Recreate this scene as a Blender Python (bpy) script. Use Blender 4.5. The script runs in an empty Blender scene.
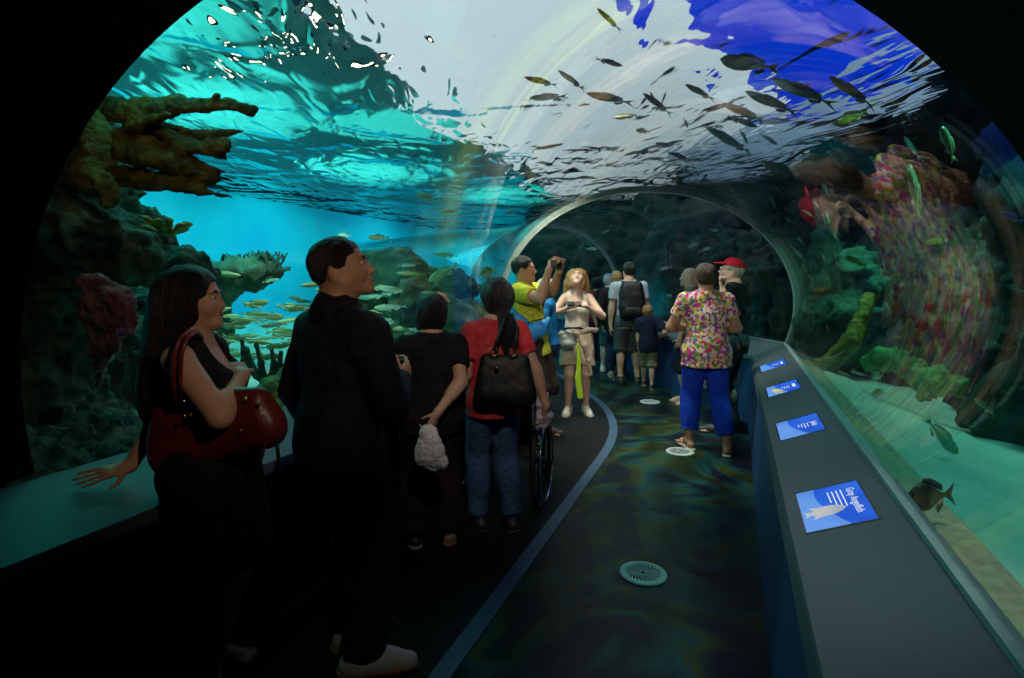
import bpy, bmesh, math, random
import numpy as np
from mathutils import Vector, Matrix

random.seed(7)
RNG = np.random.RandomState(11)
SC = bpy.context.scene
COL = SC.collection
PI = math.pi

# ------------------------------------------------------------------ camera frame (a level camera, 84 degree lens)
FPX, HX, HY, CAMZ = 560.0, 512.0, 277.0, 1.52
YAW = math.radians(21.7)
S_, C_ = math.sin(YAW), math.cos(YAW)
FWD = Vector((-S_, C_, 0)); RGT = Vector((C_, S_, 0))

def V(px, py, d):
    return FWD * d + RGT * ((px - HX) / FPX * d) + Vector((0, 0, CAMZ - (py - HY) / FPX * d))

def G(px, py, z=0.0):
    return V(px, py, FPX * (CAMZ - z) / (py - HY))

def depth_of(p):
    return p[0] * FWD.x + p[1] * FWD.y

# ------------------------------------------------------------------ scene objects
def tag(o, label=None, cat=None, group=None, kind=None):
    if label: o['label'] = label
    if cat: o['category'] = cat
    if group: o['group'] = group
    if kind: o['kind'] = kind
    return o

def empty(name, loc=(0, 0, 0), rz=0.0):
    o = bpy.data.objects.new(name, None)
    COL.objects.link(o)
    o.location = loc
    o.rotation_euler = (0, 0, rz)
    o.empty_display_size = 0.1
    return o

def obj(name, me, mat=None, parent=None):
    o = bpy.data.objects.new(name, me)
    COL.objects.link(o)
    if mat is not None:
        me.materials.clear(); me.materials.append(mat)
    if parent is not None:
        o.parent = parent
    return o

def struct(name, me, mat):
    o = obj(name, me, mat)
    o['kind'] = 'structure'
    return o

def raw_mesh(verts, faces, smooth=True):
    me = bpy.data.meshes.new('m')
    v = np.asarray(verts, dtype=np.float32)
    if isinstance(faces, np.ndarray) and faces.ndim == 2:
        n, k = faces.shape
        me.vertices.add(len(v)); me.vertices.foreach_set('co', v.ravel())
        me.loops.add(n * k); me.loops.foreach_set('vertex_index', faces.astype(np.int32).ravel())
        me.polygons.add(n)
        me.polygons.foreach_set('loop_start', np.arange(0, n * k, k, dtype=np.int32))
        me.update(calc_edges=True)
    else:
        me.from_pydata([tuple(map(float, p)) for p in v], [], [tuple(f) for f in faces])
        me.update()
    if smooth:
        me.polygons.foreach_set('use_smooth', np.ones(len(me.polygons), dtype=bool))
    me.validate()
    return me

class MB:
    """collects boxes, tubes, lathes and lofts into one mesh"""
    def __init__(s): s.v = []; s.f = []
    def add(s, vs, fs):
        b = len(s.v)
        s.v += [tuple(p) for p in vs]
        s.f += [tuple(b + i for i in f) for f in fs]
        return s
    def box(s, lo, hi, mat=None):
        x0, y0, z0 = lo; x1, y1, z1 = hi
        vs = [(x0,y0,z0),(x1,y0,z0),(x1,y1,z0),(x0,y1,z0),(x0,y0,z1),(x1,y0,z1),(x1,y1,z1),(x0,y1,z1)]
        if mat is not None: vs = [tuple(mat @ Vector(p)) for p in vs]
        return s.add(vs, [(3,2,1,0),(4,5,6,7),(0,1,5,4),(1,2,6,5),(2,3,7,6),(3,0,4,7)])
    def tube(s, pts, r, n=8, closed=False, cap=True):
        pts = [Vector(p) for p in pts]
        m = len(pts); rs = r if isinstance(r, (list, tuple)) else [r] * m
        prev = None; vs = []
        for i, p in enumerate(pts):
            if closed: t = pts[(i + 1) % m] - pts[i - 1]
            else: t = pts[min(i + 1, m - 1)] - pts[max(i - 1, 0)]
            t.normalize()
            if prev is None:
                a = Vector((0, 0, 1)) if abs(t.z) < .9 else Vector((1, 0, 0))
                u = t.cross(a).normalized()
            else:
                u = (prev - t * prev.dot(t)).normalized()
            prev = u; w = t.cross(u)
            for k in range(n):
                q = 2 * PI * k / n
                vs.append(p + (u * math.cos(q) + w * math.sin(q)) * rs[i])
        fs = []
        for i in range(m if closed else m - 1):
            j = (i + 1) % m
            for k in range(n):
                l = (k + 1) % n
                fs.append((i*n+k, i*n+l, j*n+l, j*n+k))
        if cap and not closed:
            fs.append(tuple(range(n))[::-1]); fs.append(tuple((m-1)*n + k for k in range(n)))
        return s.add(vs, fs)
    def lathe(s, prof, n=24, mat=None, cap=True):
        vs = []; fs = []
        for (r, z) in prof:
            for k in range(n):
                a = 2 * PI * k / n
                p = Vector((r * math.cos(a), r * math.sin(a), z))
                vs.append(mat @ p if mat is not None else p)
        for i in range(len(prof) - 1):
            for k in range(n):
                l = (k + 1) % n
                fs.append((i*n+k, i*n+l, (i+1)*n+l, (i+1)*n+k))
        if cap: fs.append(tuple(range(n))[::-1]); fs.append(tuple((len(prof)-1)*n + k for k in range(n)))
        return s.add(vs, fs)
    def prism(s, poly, z0, z1, mat=None):
        """poly: list of (x, y), counter-clockwise"""
        n = len(poly)
        vs = [Vector((x, y, z0)) for x, y in poly] + [Vector((x, y, z1)) for x, y in poly]
        if mat is not None: vs = [mat @ p for p in vs]
        fs = [tuple(range(n))[::-1], tuple(range(n, 2*n))]
        for i in range(n):
            j = (i + 1) % n
            fs.append((i, j, n + j, n + i))
        return s.add(vs, fs)
    def mesh(s, smooth=False): return raw_mesh(s.v, s.f, smooth)

# ------------------------------------------------------------------ signed distance modelling
def _n(v): return np.asarray(v, dtype=np.float32)

def vnoise(P, seed=0):
    """trilinear value noise, P (...,3) -> -1..1"""
    P = np.asarray(P, dtype=np.float64)
    I = np.floor(P).astype(np.int64); f = P - I
    f = f * f * (3 - 2 * f)
    def h(ix, iy, iz):
        n = (ix * 374761393 + iy * 668265263 + iz * 2147483647 + seed * 144665) & 0xffffffff
        n = ((n ^ (n >> 13)) * 1274126177) & 0xffffffff
        n = (n ^ (n >> 16)) & 0xffff
        return n / 32767.5 - 1.0
    x, y, z = I[..., 0], I[..., 1], I[..., 2]
    fx, fy, fz = f[..., 0], f[..., 1], f[..., 2]
    r = 0
    for dx in (0, 1):
        for dy in (0, 1):
            for dz in (0, 1):
                w = (fx if dx else 1 - fx) * (fy if dy else 1 - fy) * (fz if dz else 1 - fz)
                r = r + w * h(x + dx, y + dy, z + dz)
    return r

def fbm(P, scale, octv=3, seed=0, gain=.5):
    r = 0; a = 1.0
    for o in range(octv):
        r = r + a * vnoise(np.asarray(P) * scale, seed + o * 17); scale *= 2.03; a *= gain
    return r

class Sdf:
    def __init__(s): s.p = []
    def cone(s, a, b, ra, rb, k=.02, sq=None, flat_a=False, flat_b=False, sub=False, clips=()):
        a, b = _n(a), _n(b); cl = list(clips)
        ax = b - a; L = np.linalg.norm(ax) + 1e-9; ax = ax / L
        if flat_b: cl.append((b, ax))
        if flat_a: cl.append((a, -ax))
        R = max(ra, rb)
        if flat_a or flat_b:
            pass
        lo, hi = np.minimum(a, b) - R * 1.05, np.maximum(a, b) + R * 1.05
        s.p.append(('c', a, b, ra, rb, k, sq, cl, sub, lo, hi)); return s
    def ell(s, c, r, rot=None, k=.02, sub=False, clips=()):
        c, r = _n(c), _n(r if hasattr(r, '__len__') else (r, r, r))
        M = np.eye(3, dtype=np.float32) if rot is None else np.array(rot, dtype=np.float32)[:3, :3]
        e = np.sqrt(((M * r[None, :]) ** 2).sum(1))
        s.p.append(('e', c, r, M, None, k, None, list(clips), sub, c - e, c + e)); return s
    def chain(s, pts, rs, k=.02, **kw):
        for i in range(len(pts) - 1): s.cone(pts[i], pts[i+1], rs[i], rs[i+1], k, **kw)
        return s
    def field(s, vox, pad=3):
        lo = np.min([q[9] for q in s.p if not q[8]], axis=0) - vox * pad
        hi = np.max([q[10] for q in s.p if not q[8]], axis=0) + vox * pad
        nn = np.ceil((hi - lo) / vox).astype(int) + 1
        D = np.full(nn, .5, dtype=np.float32)
        for kind, A, B, ra, rb, k, sq, cl, sub, l, h in s.p:
            m = k + 2.5 * vox
            i0 = np.clip(np.floor((l - m - lo) / vox).astype(int), 0, nn)
            i1 = np.clip(np.ceil((h + m - lo) / vox).astype(int) + 1, 0, nn)
            if np.any(i1 <= i0): continue
            X = (lo[0] + vox * np.arange(i0[0], i1[0], dtype=np.float32))[:, None, None]
            Y = (lo[1] + vox * np.arange(i0[1], i1[1], dtype=np.float32))[None, :, None]
            Z = (lo[2] + vox * np.arange(i0[2], i1[2], dtype=np.float32))[None, None, :]
            if kind == 'c':
                x, y, z = X - A[0], Y - A[1], Z - A[2]
                b = B - A; L2 = float(b @ b) + 1e-12
                t = np.clip((x * b[0] + y * b[1] + z * b[2]) / L2, 0, 1)
                dx, dy, dz = x - t * b[0], y - t * b[1], z - t * b[2]
                r = ra + (rb - ra) * t
                if sq is not None:      # flatten across one axis
                    u, q = _n(sq[0]), sq[1]
                    pr = dx * u[0] + dy * u[1] + dz * u[2]
                    d = np.sqrt(np.maximum(dx*dx + dy*dy + dz*dz - pr*pr + (pr / q) ** 2, 0)) - r
                    d = d * np.where(d > 0, .75, .75)
                else:
                    d = np.sqrt(dx*dx + dy*dy + dz*dz) - r
            else:
                x, y, z = X - A[0], Y - A[1], Z - A[2]
                M = ra
                u = x * M[0, 0] + y * M[1, 0] + z * M[2, 0]
                v = x * M[0, 1] + y * M[1, 1] + z * M[2, 1]
                w = x * M[0, 2] + y * M[1, 2] + z * M[2, 2]
                k0 = np.sqrt((u / B[0]) ** 2 + (v / B[1]) ** 2 + (w / B[2]) ** 2)
                k1 = np.sqrt((u / B[0]**2) ** 2 + (v / B[1]**2) ** 2 + (w / B[2]**2) ** 2) + 1e-9
                d = k0 * (k0 - 1) / k1
            for (pt, nv) in cl:
                pt = _n(pt); nv = _n(nv)
                d = np.maximum(d, (X - pt[0]) * nv[0] + (Y - pt[1]) * nv[1] + (Z - pt[2]) * nv[2])
            W = D[i0[0]:i1[0], i0[1]:i1[1], i0[2]:i1[2]]
            if sub:
                e = -d; hh = np.maximum(k - np.abs(e - W), 0) / k
                W[...] = np.maximum(e, W) + hh * hh * k * .25
            else:
                hh = np.maximum(k - np.abs(d - W), 0) / k
                W[...] = np.minimum(d, W) - hh * hh * k * .25
        return D, lo
    def mesh(s, vox, disp=None, relax=1, post=None):
        D, lo = s.field(vox)
        if post is not None: D = post(D, lo, vox)
        v, f = surface_nets(D, lo, vox)
        if len(v) == 0: return raw_mesh([(0,0,0),(0,.001,0),(.001,0,0)], [(0,1,2)])
        if disp is not None:
            nrm = vert_normals(v, f)
            v = v + nrm * disp(v)[:, None]
        return raw_mesh(v, f)

def vert_normals(v, f):
    a, b, c, d = v[f[:, 0]], v[f[:, 1]], v[f[:, 2]], v[f[:, 3]]
    fn = np.cross(c - a, d - b)
    n = np.zeros_like(v)
    for k in range(4): np.add.at(n, f[:, k], fn)
    return n / (np.linalg.norm(n, axis=1, keepdims=True) + 1e-12)

def surface_nets(D, lo, vox):
    S = D < 0
    cnt = np.zeros(np.array(D.shape) - 1, dtype=np.int8)
    for dx in (0, 1):
        for dy in (0, 1):
            for dz in (0, 1):
                cnt += S[dx:D.shape[0]-1+dx, dy:D.shape[1]-1+dy, dz:D.shape[2]-1+dz]
    act = (cnt > 0) & (cnt < 8)
    ijk = np.argwhere(act)
    if len(ijk) == 0: return np.zeros((0, 3)), np.zeros((0, 4), int)
    idx = np.full(act.shape, -1, dtype=np.int64); idx[act] = np.arange(len(ijk))
    acc = np.zeros((len(ijk), 3)); n = np.zeros(len(ijk))
    cs = [(a, b, c) for a in (0, 1) for b in (0, 1) for c in (0, 1)]
    val = {c: D[ijk[:, 0]+c[0], ijk[:, 1]+c[1], ijk[:, 2]+c[2]] for c in cs}
    for a in cs:
        for ax in range(3):
            if a[ax] == 1: continue
            b = list(a); b[ax] = 1; b = tuple(b)
            va, vb = val[a], val[b]
            m = (va < 0) != (vb < 0)
            t = np.where(m, va / np.where(m, va - vb, 1), 0)
            p = np.tile(np.array(a, dtype=float), (len(ijk), 1)); p[:, ax] += t
            acc[m] += p[m]; n[m] += 1
    verts = lo + vox * (ijk + acc / n[:, None])
    quads = []
    for ax in range(3):
        u, w = (ax + 1) % 3, (ax + 2) % 3
        sl0 = [slice(None)] * 3; sl1 = [slice(None)] * 3
        sl0[ax] = slice(0, -1); sl1[ax] = slice(1, None)
        A, B = S[tuple(sl0)], S[tuple(sl1)]
        e = np.argwhere(A != B)
        e = e[(e[:, u] > 0) & (e[:, w] > 0) & (e[:, u] < D.shape[u]-1) & (e[:, w] < D.shape[w]-1)]
        if len(e) == 0: continue
        inside = A[e[:, 0], e[:, 1], e[:, 2]]
        def cell(du, dw):
            q = e.copy(); q[:, u] -= du; q[:, w] -= dw
            return idx[q[:, 0], q[:, 1], q[:, 2]]
        Q = np.stack([cell(1, 1), cell(0, 1), cell(0, 0), cell(1, 0)], axis=1)
        Q[~inside] = Q[~inside][:, ::-1]
        quads.append(Q)
    return verts.astype(np.float32), np.concatenate(quads)

def rot_to(zaxis, up=(0, 0, 1)):
    """3x3 with its z column along zaxis and y column near up"""
    z = Vector(zaxis).normalized(); u = Vector(up)
    if abs(z.dot(u.normalized())) > .98: u = Vector((0, 1, 0)) if abs(z.y) < .9 else Vector((1, 0, 0))
    x = u.cross(z).normalized(); y = z.cross(x)
    return Matrix((x, y, z)).transposed()

# ------------------------------------------------------------------ materials
def nodes_of(name):
    m = bpy.data.materials.new(name); m.use_nodes = True
    nt = m.node_tree; nt.nodes.clear()
    out = nt.nodes.new('ShaderNodeOutputMaterial')
    return m, nt, out

def N(nt, kind, **kw):
    n = nt.nodes.new(kind)
    for k, v in kw.items():
        if k in n.inputs.keys() if hasattr(n.inputs, 'keys') else False:
            n.inputs[k].default_value = v
        else:
            setattr(n, k, v)
    return n

def rgba(c): return (c[0], c[1], c[2], 1.0)

def mat(name, c1, c2=None, scale=8.0, rough=.6, bump=0.0, bscale=None, detail=3.0, stretch=(1, 1, 1), metal=0.0,
        spec=.5, sheen=0.0, lo=.35, hi=.65, c3=None, coat=0.0, distort=0.0):
    m, nt, out = nodes_of(name)
    L = nt.links.new
    b = nt.nodes.new('ShaderNodeBsdfPrincipled')
    b.inputs['Roughness'].default_value = rough
    b.inputs['Metallic'].default_value = metal
    b.inputs['Specular IOR Level'].default_value = spec
    if sheen: b.inputs['Sheen Weight'].default_value = sheen
    if coat: b.inputs['Coat Weight'].default_value = coat
    L(b.outputs[0], out.inputs[0])
    tc = nt.nodes.new('ShaderNodeTexCoord')
    mp = nt.nodes.new('ShaderNodeMapping'); mp.inputs['Scale'].default_value = stretch
    L(tc.outputs['Object'], mp.inputs[0])
    nz = nt.nodes.new('ShaderNodeTexNoise')
    nz.inputs['Scale'].default_value = scale; nz.inputs['Detail'].default_value = detail
    nz.inputs['Distortion'].default_value = distort
    L(mp.outputs[0], nz.inputs['Vector'])
    cr = nt.nodes.new('ShaderNodeValToRGB')
    e = cr.color_ramp.elements
    e[0].position = lo; e[1].position = hi
    e[0].color = rgba(c1); e[1].color = rgba(c2 or [min(1, x * 1.25 + .004) for x in c1])
    if c3:
        q = cr.color_ramp.elements.new((lo + hi) / 2); q.color = rgba(c3)
    L(nz.outputs['Fac'], cr.inputs[0]); L(cr.outputs[0], b.inputs['Base Color'])
    if bump:
        n2 = nt.nodes.new('ShaderNodeTexNoise')
        n2.inputs['Scale'].default_value = bscale or scale * 4; n2.inputs['Detail'].default_value = 4
        L(mp.outputs[0], n2.inputs['Vector'])
        bp = nt.nodes.new('ShaderNodeBump'); bp.inputs['Strength'].default_value = bump; bp.inputs['Distance'].default_value = .02
        L(n2.outputs['Fac'], bp.inputs['Height']); L(bp.outputs[0], b.inputs['Normal'])
    return m

def emit_mat(name, col, strength):
    m, nt, out = nodes_of(name)
    e = nt.nodes.new('ShaderNodeEmission')
    e.inputs[0].default_value = rgba(col); e.inputs[1].default_value = strength
    nt.links.new(e.outputs[0], out.inputs[0])
    return m
# ------------------------------------------------------------------ camera
cam = bpy.data.cameras.new('camera'); cam_o = bpy.data.objects.new('camera', cam); COL.objects.link(cam_o)
cam.sensor_width = 36.0; cam.lens = FPX / 1024 * 36
cam.shift_y = -(339 - HY) / 1024
cam.clip_start = .02; cam.clip_end = 200
cam_o.location = (0, 0, CAMZ); cam_o.rotation_euler = (PI / 2, 0, YAW)
SC.camera = cam_o
SC.view_settings.view_transform = 'Standard'; SC.view_settings.look = 'None'
SC.view_settings.exposure = 0; SC.view_settings.gamma = 1
SC.view_settings.use_curve_mapping = False
SC.cycles.transparent_max_bounces = 32
SC.cycles.max_bounces = 8; SC.cycles.diffuse_bounces = 3; SC.cycles.glossy_bounces = 4; SC.cycles.transmission_bounces = 4
SC.cycles.caustics_reflective = False; SC.cycles.caustics_refractive = True
SC.cycles.sample_clamp_indirect = 4.0
w = bpy.data.worlds.new('world'); SC.world = w; w.use_nodes = True
w.node_tree.nodes['Background'].inputs[0].default_value = (0, 0, 0, 1)

# ------------------------------------------------------------------ the tunnel path (axis) with mitred bends
BEND = math.radians(32)
AX, Y0 = -.873, 1.18
P1 = Vector((AX, 6.0)); D1 = Vector((-math.sin(BEND), math.cos(BEND))); P2 = P1 + D1 * 4.2
D2 = Vector((-math.sin(2 * BEND), math.cos(2 * BEND))); P3 = P2 + D2 * 7
def path_from(y0): return [Vector((AX, y0)), P1.copy(), P2.copy(), P3.copy()]

def offsets(pts, u):
    out = []
    for i, p in enumerate(pts):
        a = (pts[i] - pts[i-1]).normalized() if i > 0 else None
        b = (pts[i+1] - pts[i]).normalized() if i < len(pts) - 1 else None
        if a is None: a = b
        if b is None: b = a
        na, nb = Vector((a.y, -a.x)), Vector((b.y, -b.x))
        m = (na + nb).normalized()
        out.append(p + m * (u / m.dot(na)))
    return out

def fillet(pts, rad, n=8):
    out = [pts[0]]
    for i in range(1, len(pts) - 1):
        a = (pts[i-1] - pts[i]).normalized(); b = (pts[i+1] - pts[i]).normalized()
        l = min(rad, (pts[i-1]-pts[i]).length * .45, (pts[i+1]-pts[i]).length * .45)
        for k in range(n + 1):
            t = k / n
            out.append((pts[i] + a * l) * (1-t)**2 + pts[i] * 2*t*(1-t) + (pts[i] + b * l) * t*t)
    out.append(pts[-1]); return out

def sweep(profile, pts, closed=True, smooth=False, caps=True):
    """profile (u, z): u to the right of the path"""
    n = len(profile); rows = [offsets(pts, u) for u, z in profile]
    vs = []; fs = []
    for i in range(len(pts)):
        for k, (u, z) in enumerate(profile):
            p = rows[k][i]; vs.append((p.x, p.y, z))
    for i in range(len(pts) - 1):
        for k in range(n if closed else n - 1):
            l = (k + 1) % n
            fs.append((i*n+k, (i+1)*n+k, (i+1)*n+l, i*n+l))
    if closed and caps:
        fs.append(tuple(range(n))); fs.append(tuple((len(pts)-1)*n + k for k in range(n))[::-1])
    return raw_mesh(vs, fs, smooth)

EA, EB, EZ, BZ = 1.44, 1.178, 1.24, 0.83
T0 = math.acos((BZ - EZ) / EB)
def arch(a, b, n=64, t0=T0):
    return [(a * math.sin(-t0 + 2*t0*k/n), EZ + b * math.cos(-t0 + 2*t0*k/n)) for k in range(n + 1)]

# ------------------------------------------------------------------ materials of the setting
def acrylic_mat():
    m, nt, out = nodes_of('acrylic'); L = nt.links.new
    g = nt.nodes.new('ShaderNodeNewGeometry')
    d = nt.nodes.new('ShaderNodeVectorMath'); d.operation = 'DOT_PRODUCT'
    L(g.outputs['Normal'], d.inputs[0]); L(g.outputs['Incoming'], d.inputs[1])
    a = nt.nodes.new('ShaderNodeMath'); a.operation = 'ABSOLUTE'; L(d.outputs['Value'], a.inputs[0])
    s = nt.nodes.new('ShaderNodeMath'); s.operation = 'SUBTRACT'; s.inputs[0].default_value = 1; L(a.outputs[0], s.inputs[1])
    p = nt.nodes.new('ShaderNodeMath'); p.operation = 'POWER'; p.inputs[1].default_value = 5; L(s.outputs[0], p.inputs[0])
    f = nt.nodes.new('ShaderNodeMath'); f.operation = 'MULTIPLY_ADD'; f.inputs[1].default_value = .90; f.inputs[2].default_value = .026
    L(p.outputs[0], f.inputs[0])
    t = nt.nodes.new('ShaderNodeBsdfTransparent'); t.inputs[0].default_value = (.97, .995, .985, 1)
    gl = nt.nodes.new('ShaderNodeBsdfAnisotropic') if False else nt.nodes.new('ShaderNodeBsdfGlossy')
    gl.inputs['Roughness'].default_value = .0
    mx = nt.nodes.new('ShaderNodeMixShader')
    L(f.outputs[0], mx.inputs[0]); L(t.outputs[0], mx.inputs[1]); L(gl.outputs[0], mx.inputs[2]); L(mx.outputs[0], out.inputs[0])
    return m

WIOR = .76
WATER_AMP, WATER_FINE, WATER_C0, WATER_C1 = .26, .36, .05, .175
def water_mat():
    m, nt, out = nodes_of('water_surface'); L = nt.links.new
    tc = nt.nodes.new('ShaderNodeTexCoord')
    def noise(scale, stretch, detail, dist, rot=0.0):
        mp = nt.nodes.new('ShaderNodeMapping'); mp.vector_type = 'TEXTURE'; mp.inputs['Scale'].default_value = stretch
        mp.inputs['Rotation'].default_value = (0, 0, rot)
        L(tc.outputs['Object'], mp.inputs[0])
        n = nt.nodes.new('ShaderNodeTexNoise'); n.inputs['Scale'].default_value = scale
        n.inputs['Detail'].default_value = detail; n.inputs['Distortion'].default_value = dist; n.inputs['Roughness'].default_value = .45
        L(mp.outputs[0], n.inputs['Vector']); return n.outputs['Fac']
    n1 = noise(.9, (1, 1.25, 1), 2.0, .6)
    n2 = noise(2.4, (.75, 2.3, 1), 2.0, .9, .52)
    ad = nt.nodes.new('ShaderNodeMath'); ad.operation = 'MULTIPLY_ADD'; ad.inputs[1].default_value = WATER_FINE
    L(n2, ad.inputs[0]); L(n1, ad.inputs[2])
    bp = nt.nodes.new('ShaderNodeBump'); bp.inputs['Strength'].default_value = 1.0; bp.inputs['Distance'].default_value = WATER_AMP
    L(ad.outputs[0], bp.inputs['Height'])
    g = nt.nodes.new('ShaderNodeNewGeometry')
    d = nt.nodes.new('ShaderNodeVectorMath'); d.operation = 'DOT_PRODUCT'
    L(bp.outputs[0], d.inputs[0]); L(g.outputs['Incoming'], d.inputs[1])
    a = nt.nodes.new('ShaderNodeMath'); a.operation = 'ABSOLUTE'; L(d.outputs['Value'], a.inputs[0])
    mr = nt.nodes.new('ShaderNodeMapRange'); mr.interpolation_type = 'SMOOTHSTEP'
    mr.inputs['From Min'].default_value = WATER_C0; mr.inputs['From Max'].default_value = WATER_C1
    mr.inputs['To Min'].default_value = 1.0; mr.inputs['To Max'].default_value = .04
    L(a.outputs[0], mr.inputs['Value'])
    t = nt.nodes.new('ShaderNodeBsdfRefraction'); t.inputs['IOR'].default_value = WIOR; t.inputs['Roughness'].default_value = 0
    t.inputs[0].default_value = (.93, .98, 1, 1)
    gl = nt.nodes.new('ShaderNodeBsdfGlossy'); gl.inputs['Roughness'].default_value = 0
    gl.inputs[0].default_value = (.9, .98, .96, 1)
    L(bp.outputs[0], t.inputs['Normal']); L(bp.outputs[0], gl.inputs['Normal'])
    mx = nt.nodes.new('ShaderNodeMixShader')
    L(mr.outputs[0], mx.inputs[0]); L(t.outputs[0], mx.inputs[1]); L(gl.outputs[0], mx.inputs[2]); L(mx.outputs[0], out.inputs[0])
    return m


def swirl_floor():
    m, nt, out = nodes_of('swirled_floor'); L = nt.links.new
    tc = nt.nodes.new('ShaderNodeTexCoord')
    n0 = nt.nodes.new('ShaderNodeTexNoise'); n0.inputs['Scale'].default_value = .9; n0.inputs['Detail'].default_value = 3; n0.inputs['Distortion'].default_value = 2.2
    L(tc.outputs['Object'], n0.inputs['Vector'])
    wv = nt.nodes.new('ShaderNodeTexWave'); wv.inputs['Scale'].default_value = .8; wv.inputs['Distortion'].default_value = 9
    wv.inputs['Detail'].default_value = 3; wv.inputs['Detail Scale'].default_value = 1.1
    L(tc.outputs['Object'], wv.inputs['Vector'])
    cr = nt.nodes.new('ShaderNodeValToRGB'); e = cr.color_ramp.elements
    e[0].position = .28; e[0].color = (.020, .010, .032, 1); e[1].position = .72; e[1].color = (.005, .013, .032, 1)
    for p, c in ((.38, (.005, .009, .015, 1)), (.47, (.008, .052, .052, 1)), (.53, (.032, .046, .007, 1)), (.60, (.006, .014, .019, 1))):
        q = cr.color_ramp.elements.new(p); q.color = c
    L(n0.outputs['Fac'], cr.inputs[0])
    mx = nt.nodes.new('ShaderNodeMix'); mx.data_type = 'RGBA'; mx.blend_type = 'MULTIPLY'; mx.inputs[0].default_value = .8
    c2 = nt.nodes.new('ShaderNodeValToRGB'); c2.color_ramp.elements[0].color = (.35, .35, .4, 1); c2.color_ramp.elements[1].color = (1.3, 1.3, 1.25, 1)
    L(wv.outputs['Fac'], c2.inputs[0]); L(cr.outputs[0], mx.inputs[6]); L(c2.outputs[0], mx.inputs[7])
    b = nt.nodes.new('ShaderNodeBsdfPrincipled'); b.inputs['Roughness'].default_value = .38; b.inputs['Specular IOR Level'].default_value = .08
    L(mx.outputs[2], b.inputs['Base Color']); L(b.outputs[0], out.inputs[0])
    return m

M = {}
M['acrylic'] = acrylic_mat()
M['water'] = water_mat()
M['black'] = mat('matte_black', (.004, .004, .005), (.007, .007, .008), 12, .8, spec=.1)
M['floor'] = swirl_floor()
M['walkway'] = mat('walkway_rubber', (.006, .008, .009), (.010, .014, .015), 40, .6, .1, 160, stretch=(1, .1, 1), spec=.10)
M['strip'] = mat('blue_floor_strip', (.03, .07, .13), (.045, .10, .17), 30, .5, spec=.4)
M['counter'] = mat('speckled_counter', (.045, .060, .068), (.078, .098, .110), 260, .42, .03, 300, lo=.3, hi=.75, spec=.4)
M['panel'] = mat('dark_blue_panel', (.006, .03, .10), (.016, .075, .20), 3.0, .5, stretch=(1, 1.2, .12), detail=2)
M['metal'] = mat('brushed_metal', (.35, .37, .4), (.45, .47, .5), 60, .35, metal=1.0)
M['ledge'] = mat('tank_ledge', (.22, .25, .16), (.34, .36, .22), 26, .8, .2, 70)
M['sand'] = mat('tank_sand', (.30, .46, .40), (.40, .56, .48), 3.2, .9, .25, 60, detail=6)
M['tankwall'] = mat('haze_tinted_tank_wall', (.02, .40, .56), (.04, .62, .68), .5, .9, detail=4, lo=.3, hi=.7)  # turquoise stands in for the haze of distant water
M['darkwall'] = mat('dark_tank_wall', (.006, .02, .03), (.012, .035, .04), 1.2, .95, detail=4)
M['joint'] = mat('joint_ring', (.30, .38, .36), (.38, .46, .44), 20, .35, spec=.6)
M['ceiling'] = mat('dark_ceiling', (.006, .007, .008), (.01, .011, .012), 4, .9)

# ------------------------------------------------------------------ floor, counters, tunnel
full = path_from(-2.58)
struct('floor', sweep([(-1.1, -.06), (1.04, -.06), (1.04, 0), (-1.1, 0)], full), M['floor'])
strip_pts = fillet([p for p in full], 1.3)
struct('floor_walkway', sweep([(-1.08, -.055), (-.207, -.055), (-.207, .003), (-1.08, .003)], strip_pts), M['walkway'])
struct('floor_strip', sweep([(-.207, -.05), (-.127, -.05), (-.127, .006), (-.207, .006)], strip_pts), M['strip'])
struct('trim_1', sweep([(-1.04, .003), (-1.0, .003), (-1.0, .03), (-1.04, .03)], full), M['metal'])
# counters with a sloping top, body and worktop each a part
CL = [tag(empty('viewing_counter', (-1.95, 1, 0)), 'dark counter with sloping top along the left glass, a hand leaning on it', 'counter'),
      tag(empty('viewing_counter', (.35, 1, 0)), 'grey speckled counter with a sloping top along the right glass', 'counter')]
def under(o, parent):
    o.parent = parent; o.matrix_parent_inverse = Matrix.Translation(parent.location).inverted(); return o
def mir(pr): return [(-u, z) for u, z in pr][::-1]
TOPP = [(1.02, .665), (1.36, .80), (1.36, .832), (1.352, .833), (1.04, .708), (1.034, .700), (1.018, .672)]
BODY = [(1.0, 0), (1.40, 0), (1.40, .79), (1.345, .79), (1.07, .68)]
under(obj('front_panel', sweep(mir([(u + (.03 if u < 1.2 else 0), z) for u, z in BODY]), full), M['black']), CL[0])
under(obj('worktop', sweep(mir([(u - .014, z) for u, z in TOPP]), full), M['counter']), CL[0])
under(obj('front_panel', sweep(BODY, full), M['panel']), CL[1])
under(obj('worktop', sweep(TOPP, full), M['counter']), CL[1])
under(obj('glass_channel', sweep([(1.335, .80), (1.375, .80), (1.375, .845), (1.335, .845)], path_from(Y0 + .03)), M['joint']), CL[1])

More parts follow.
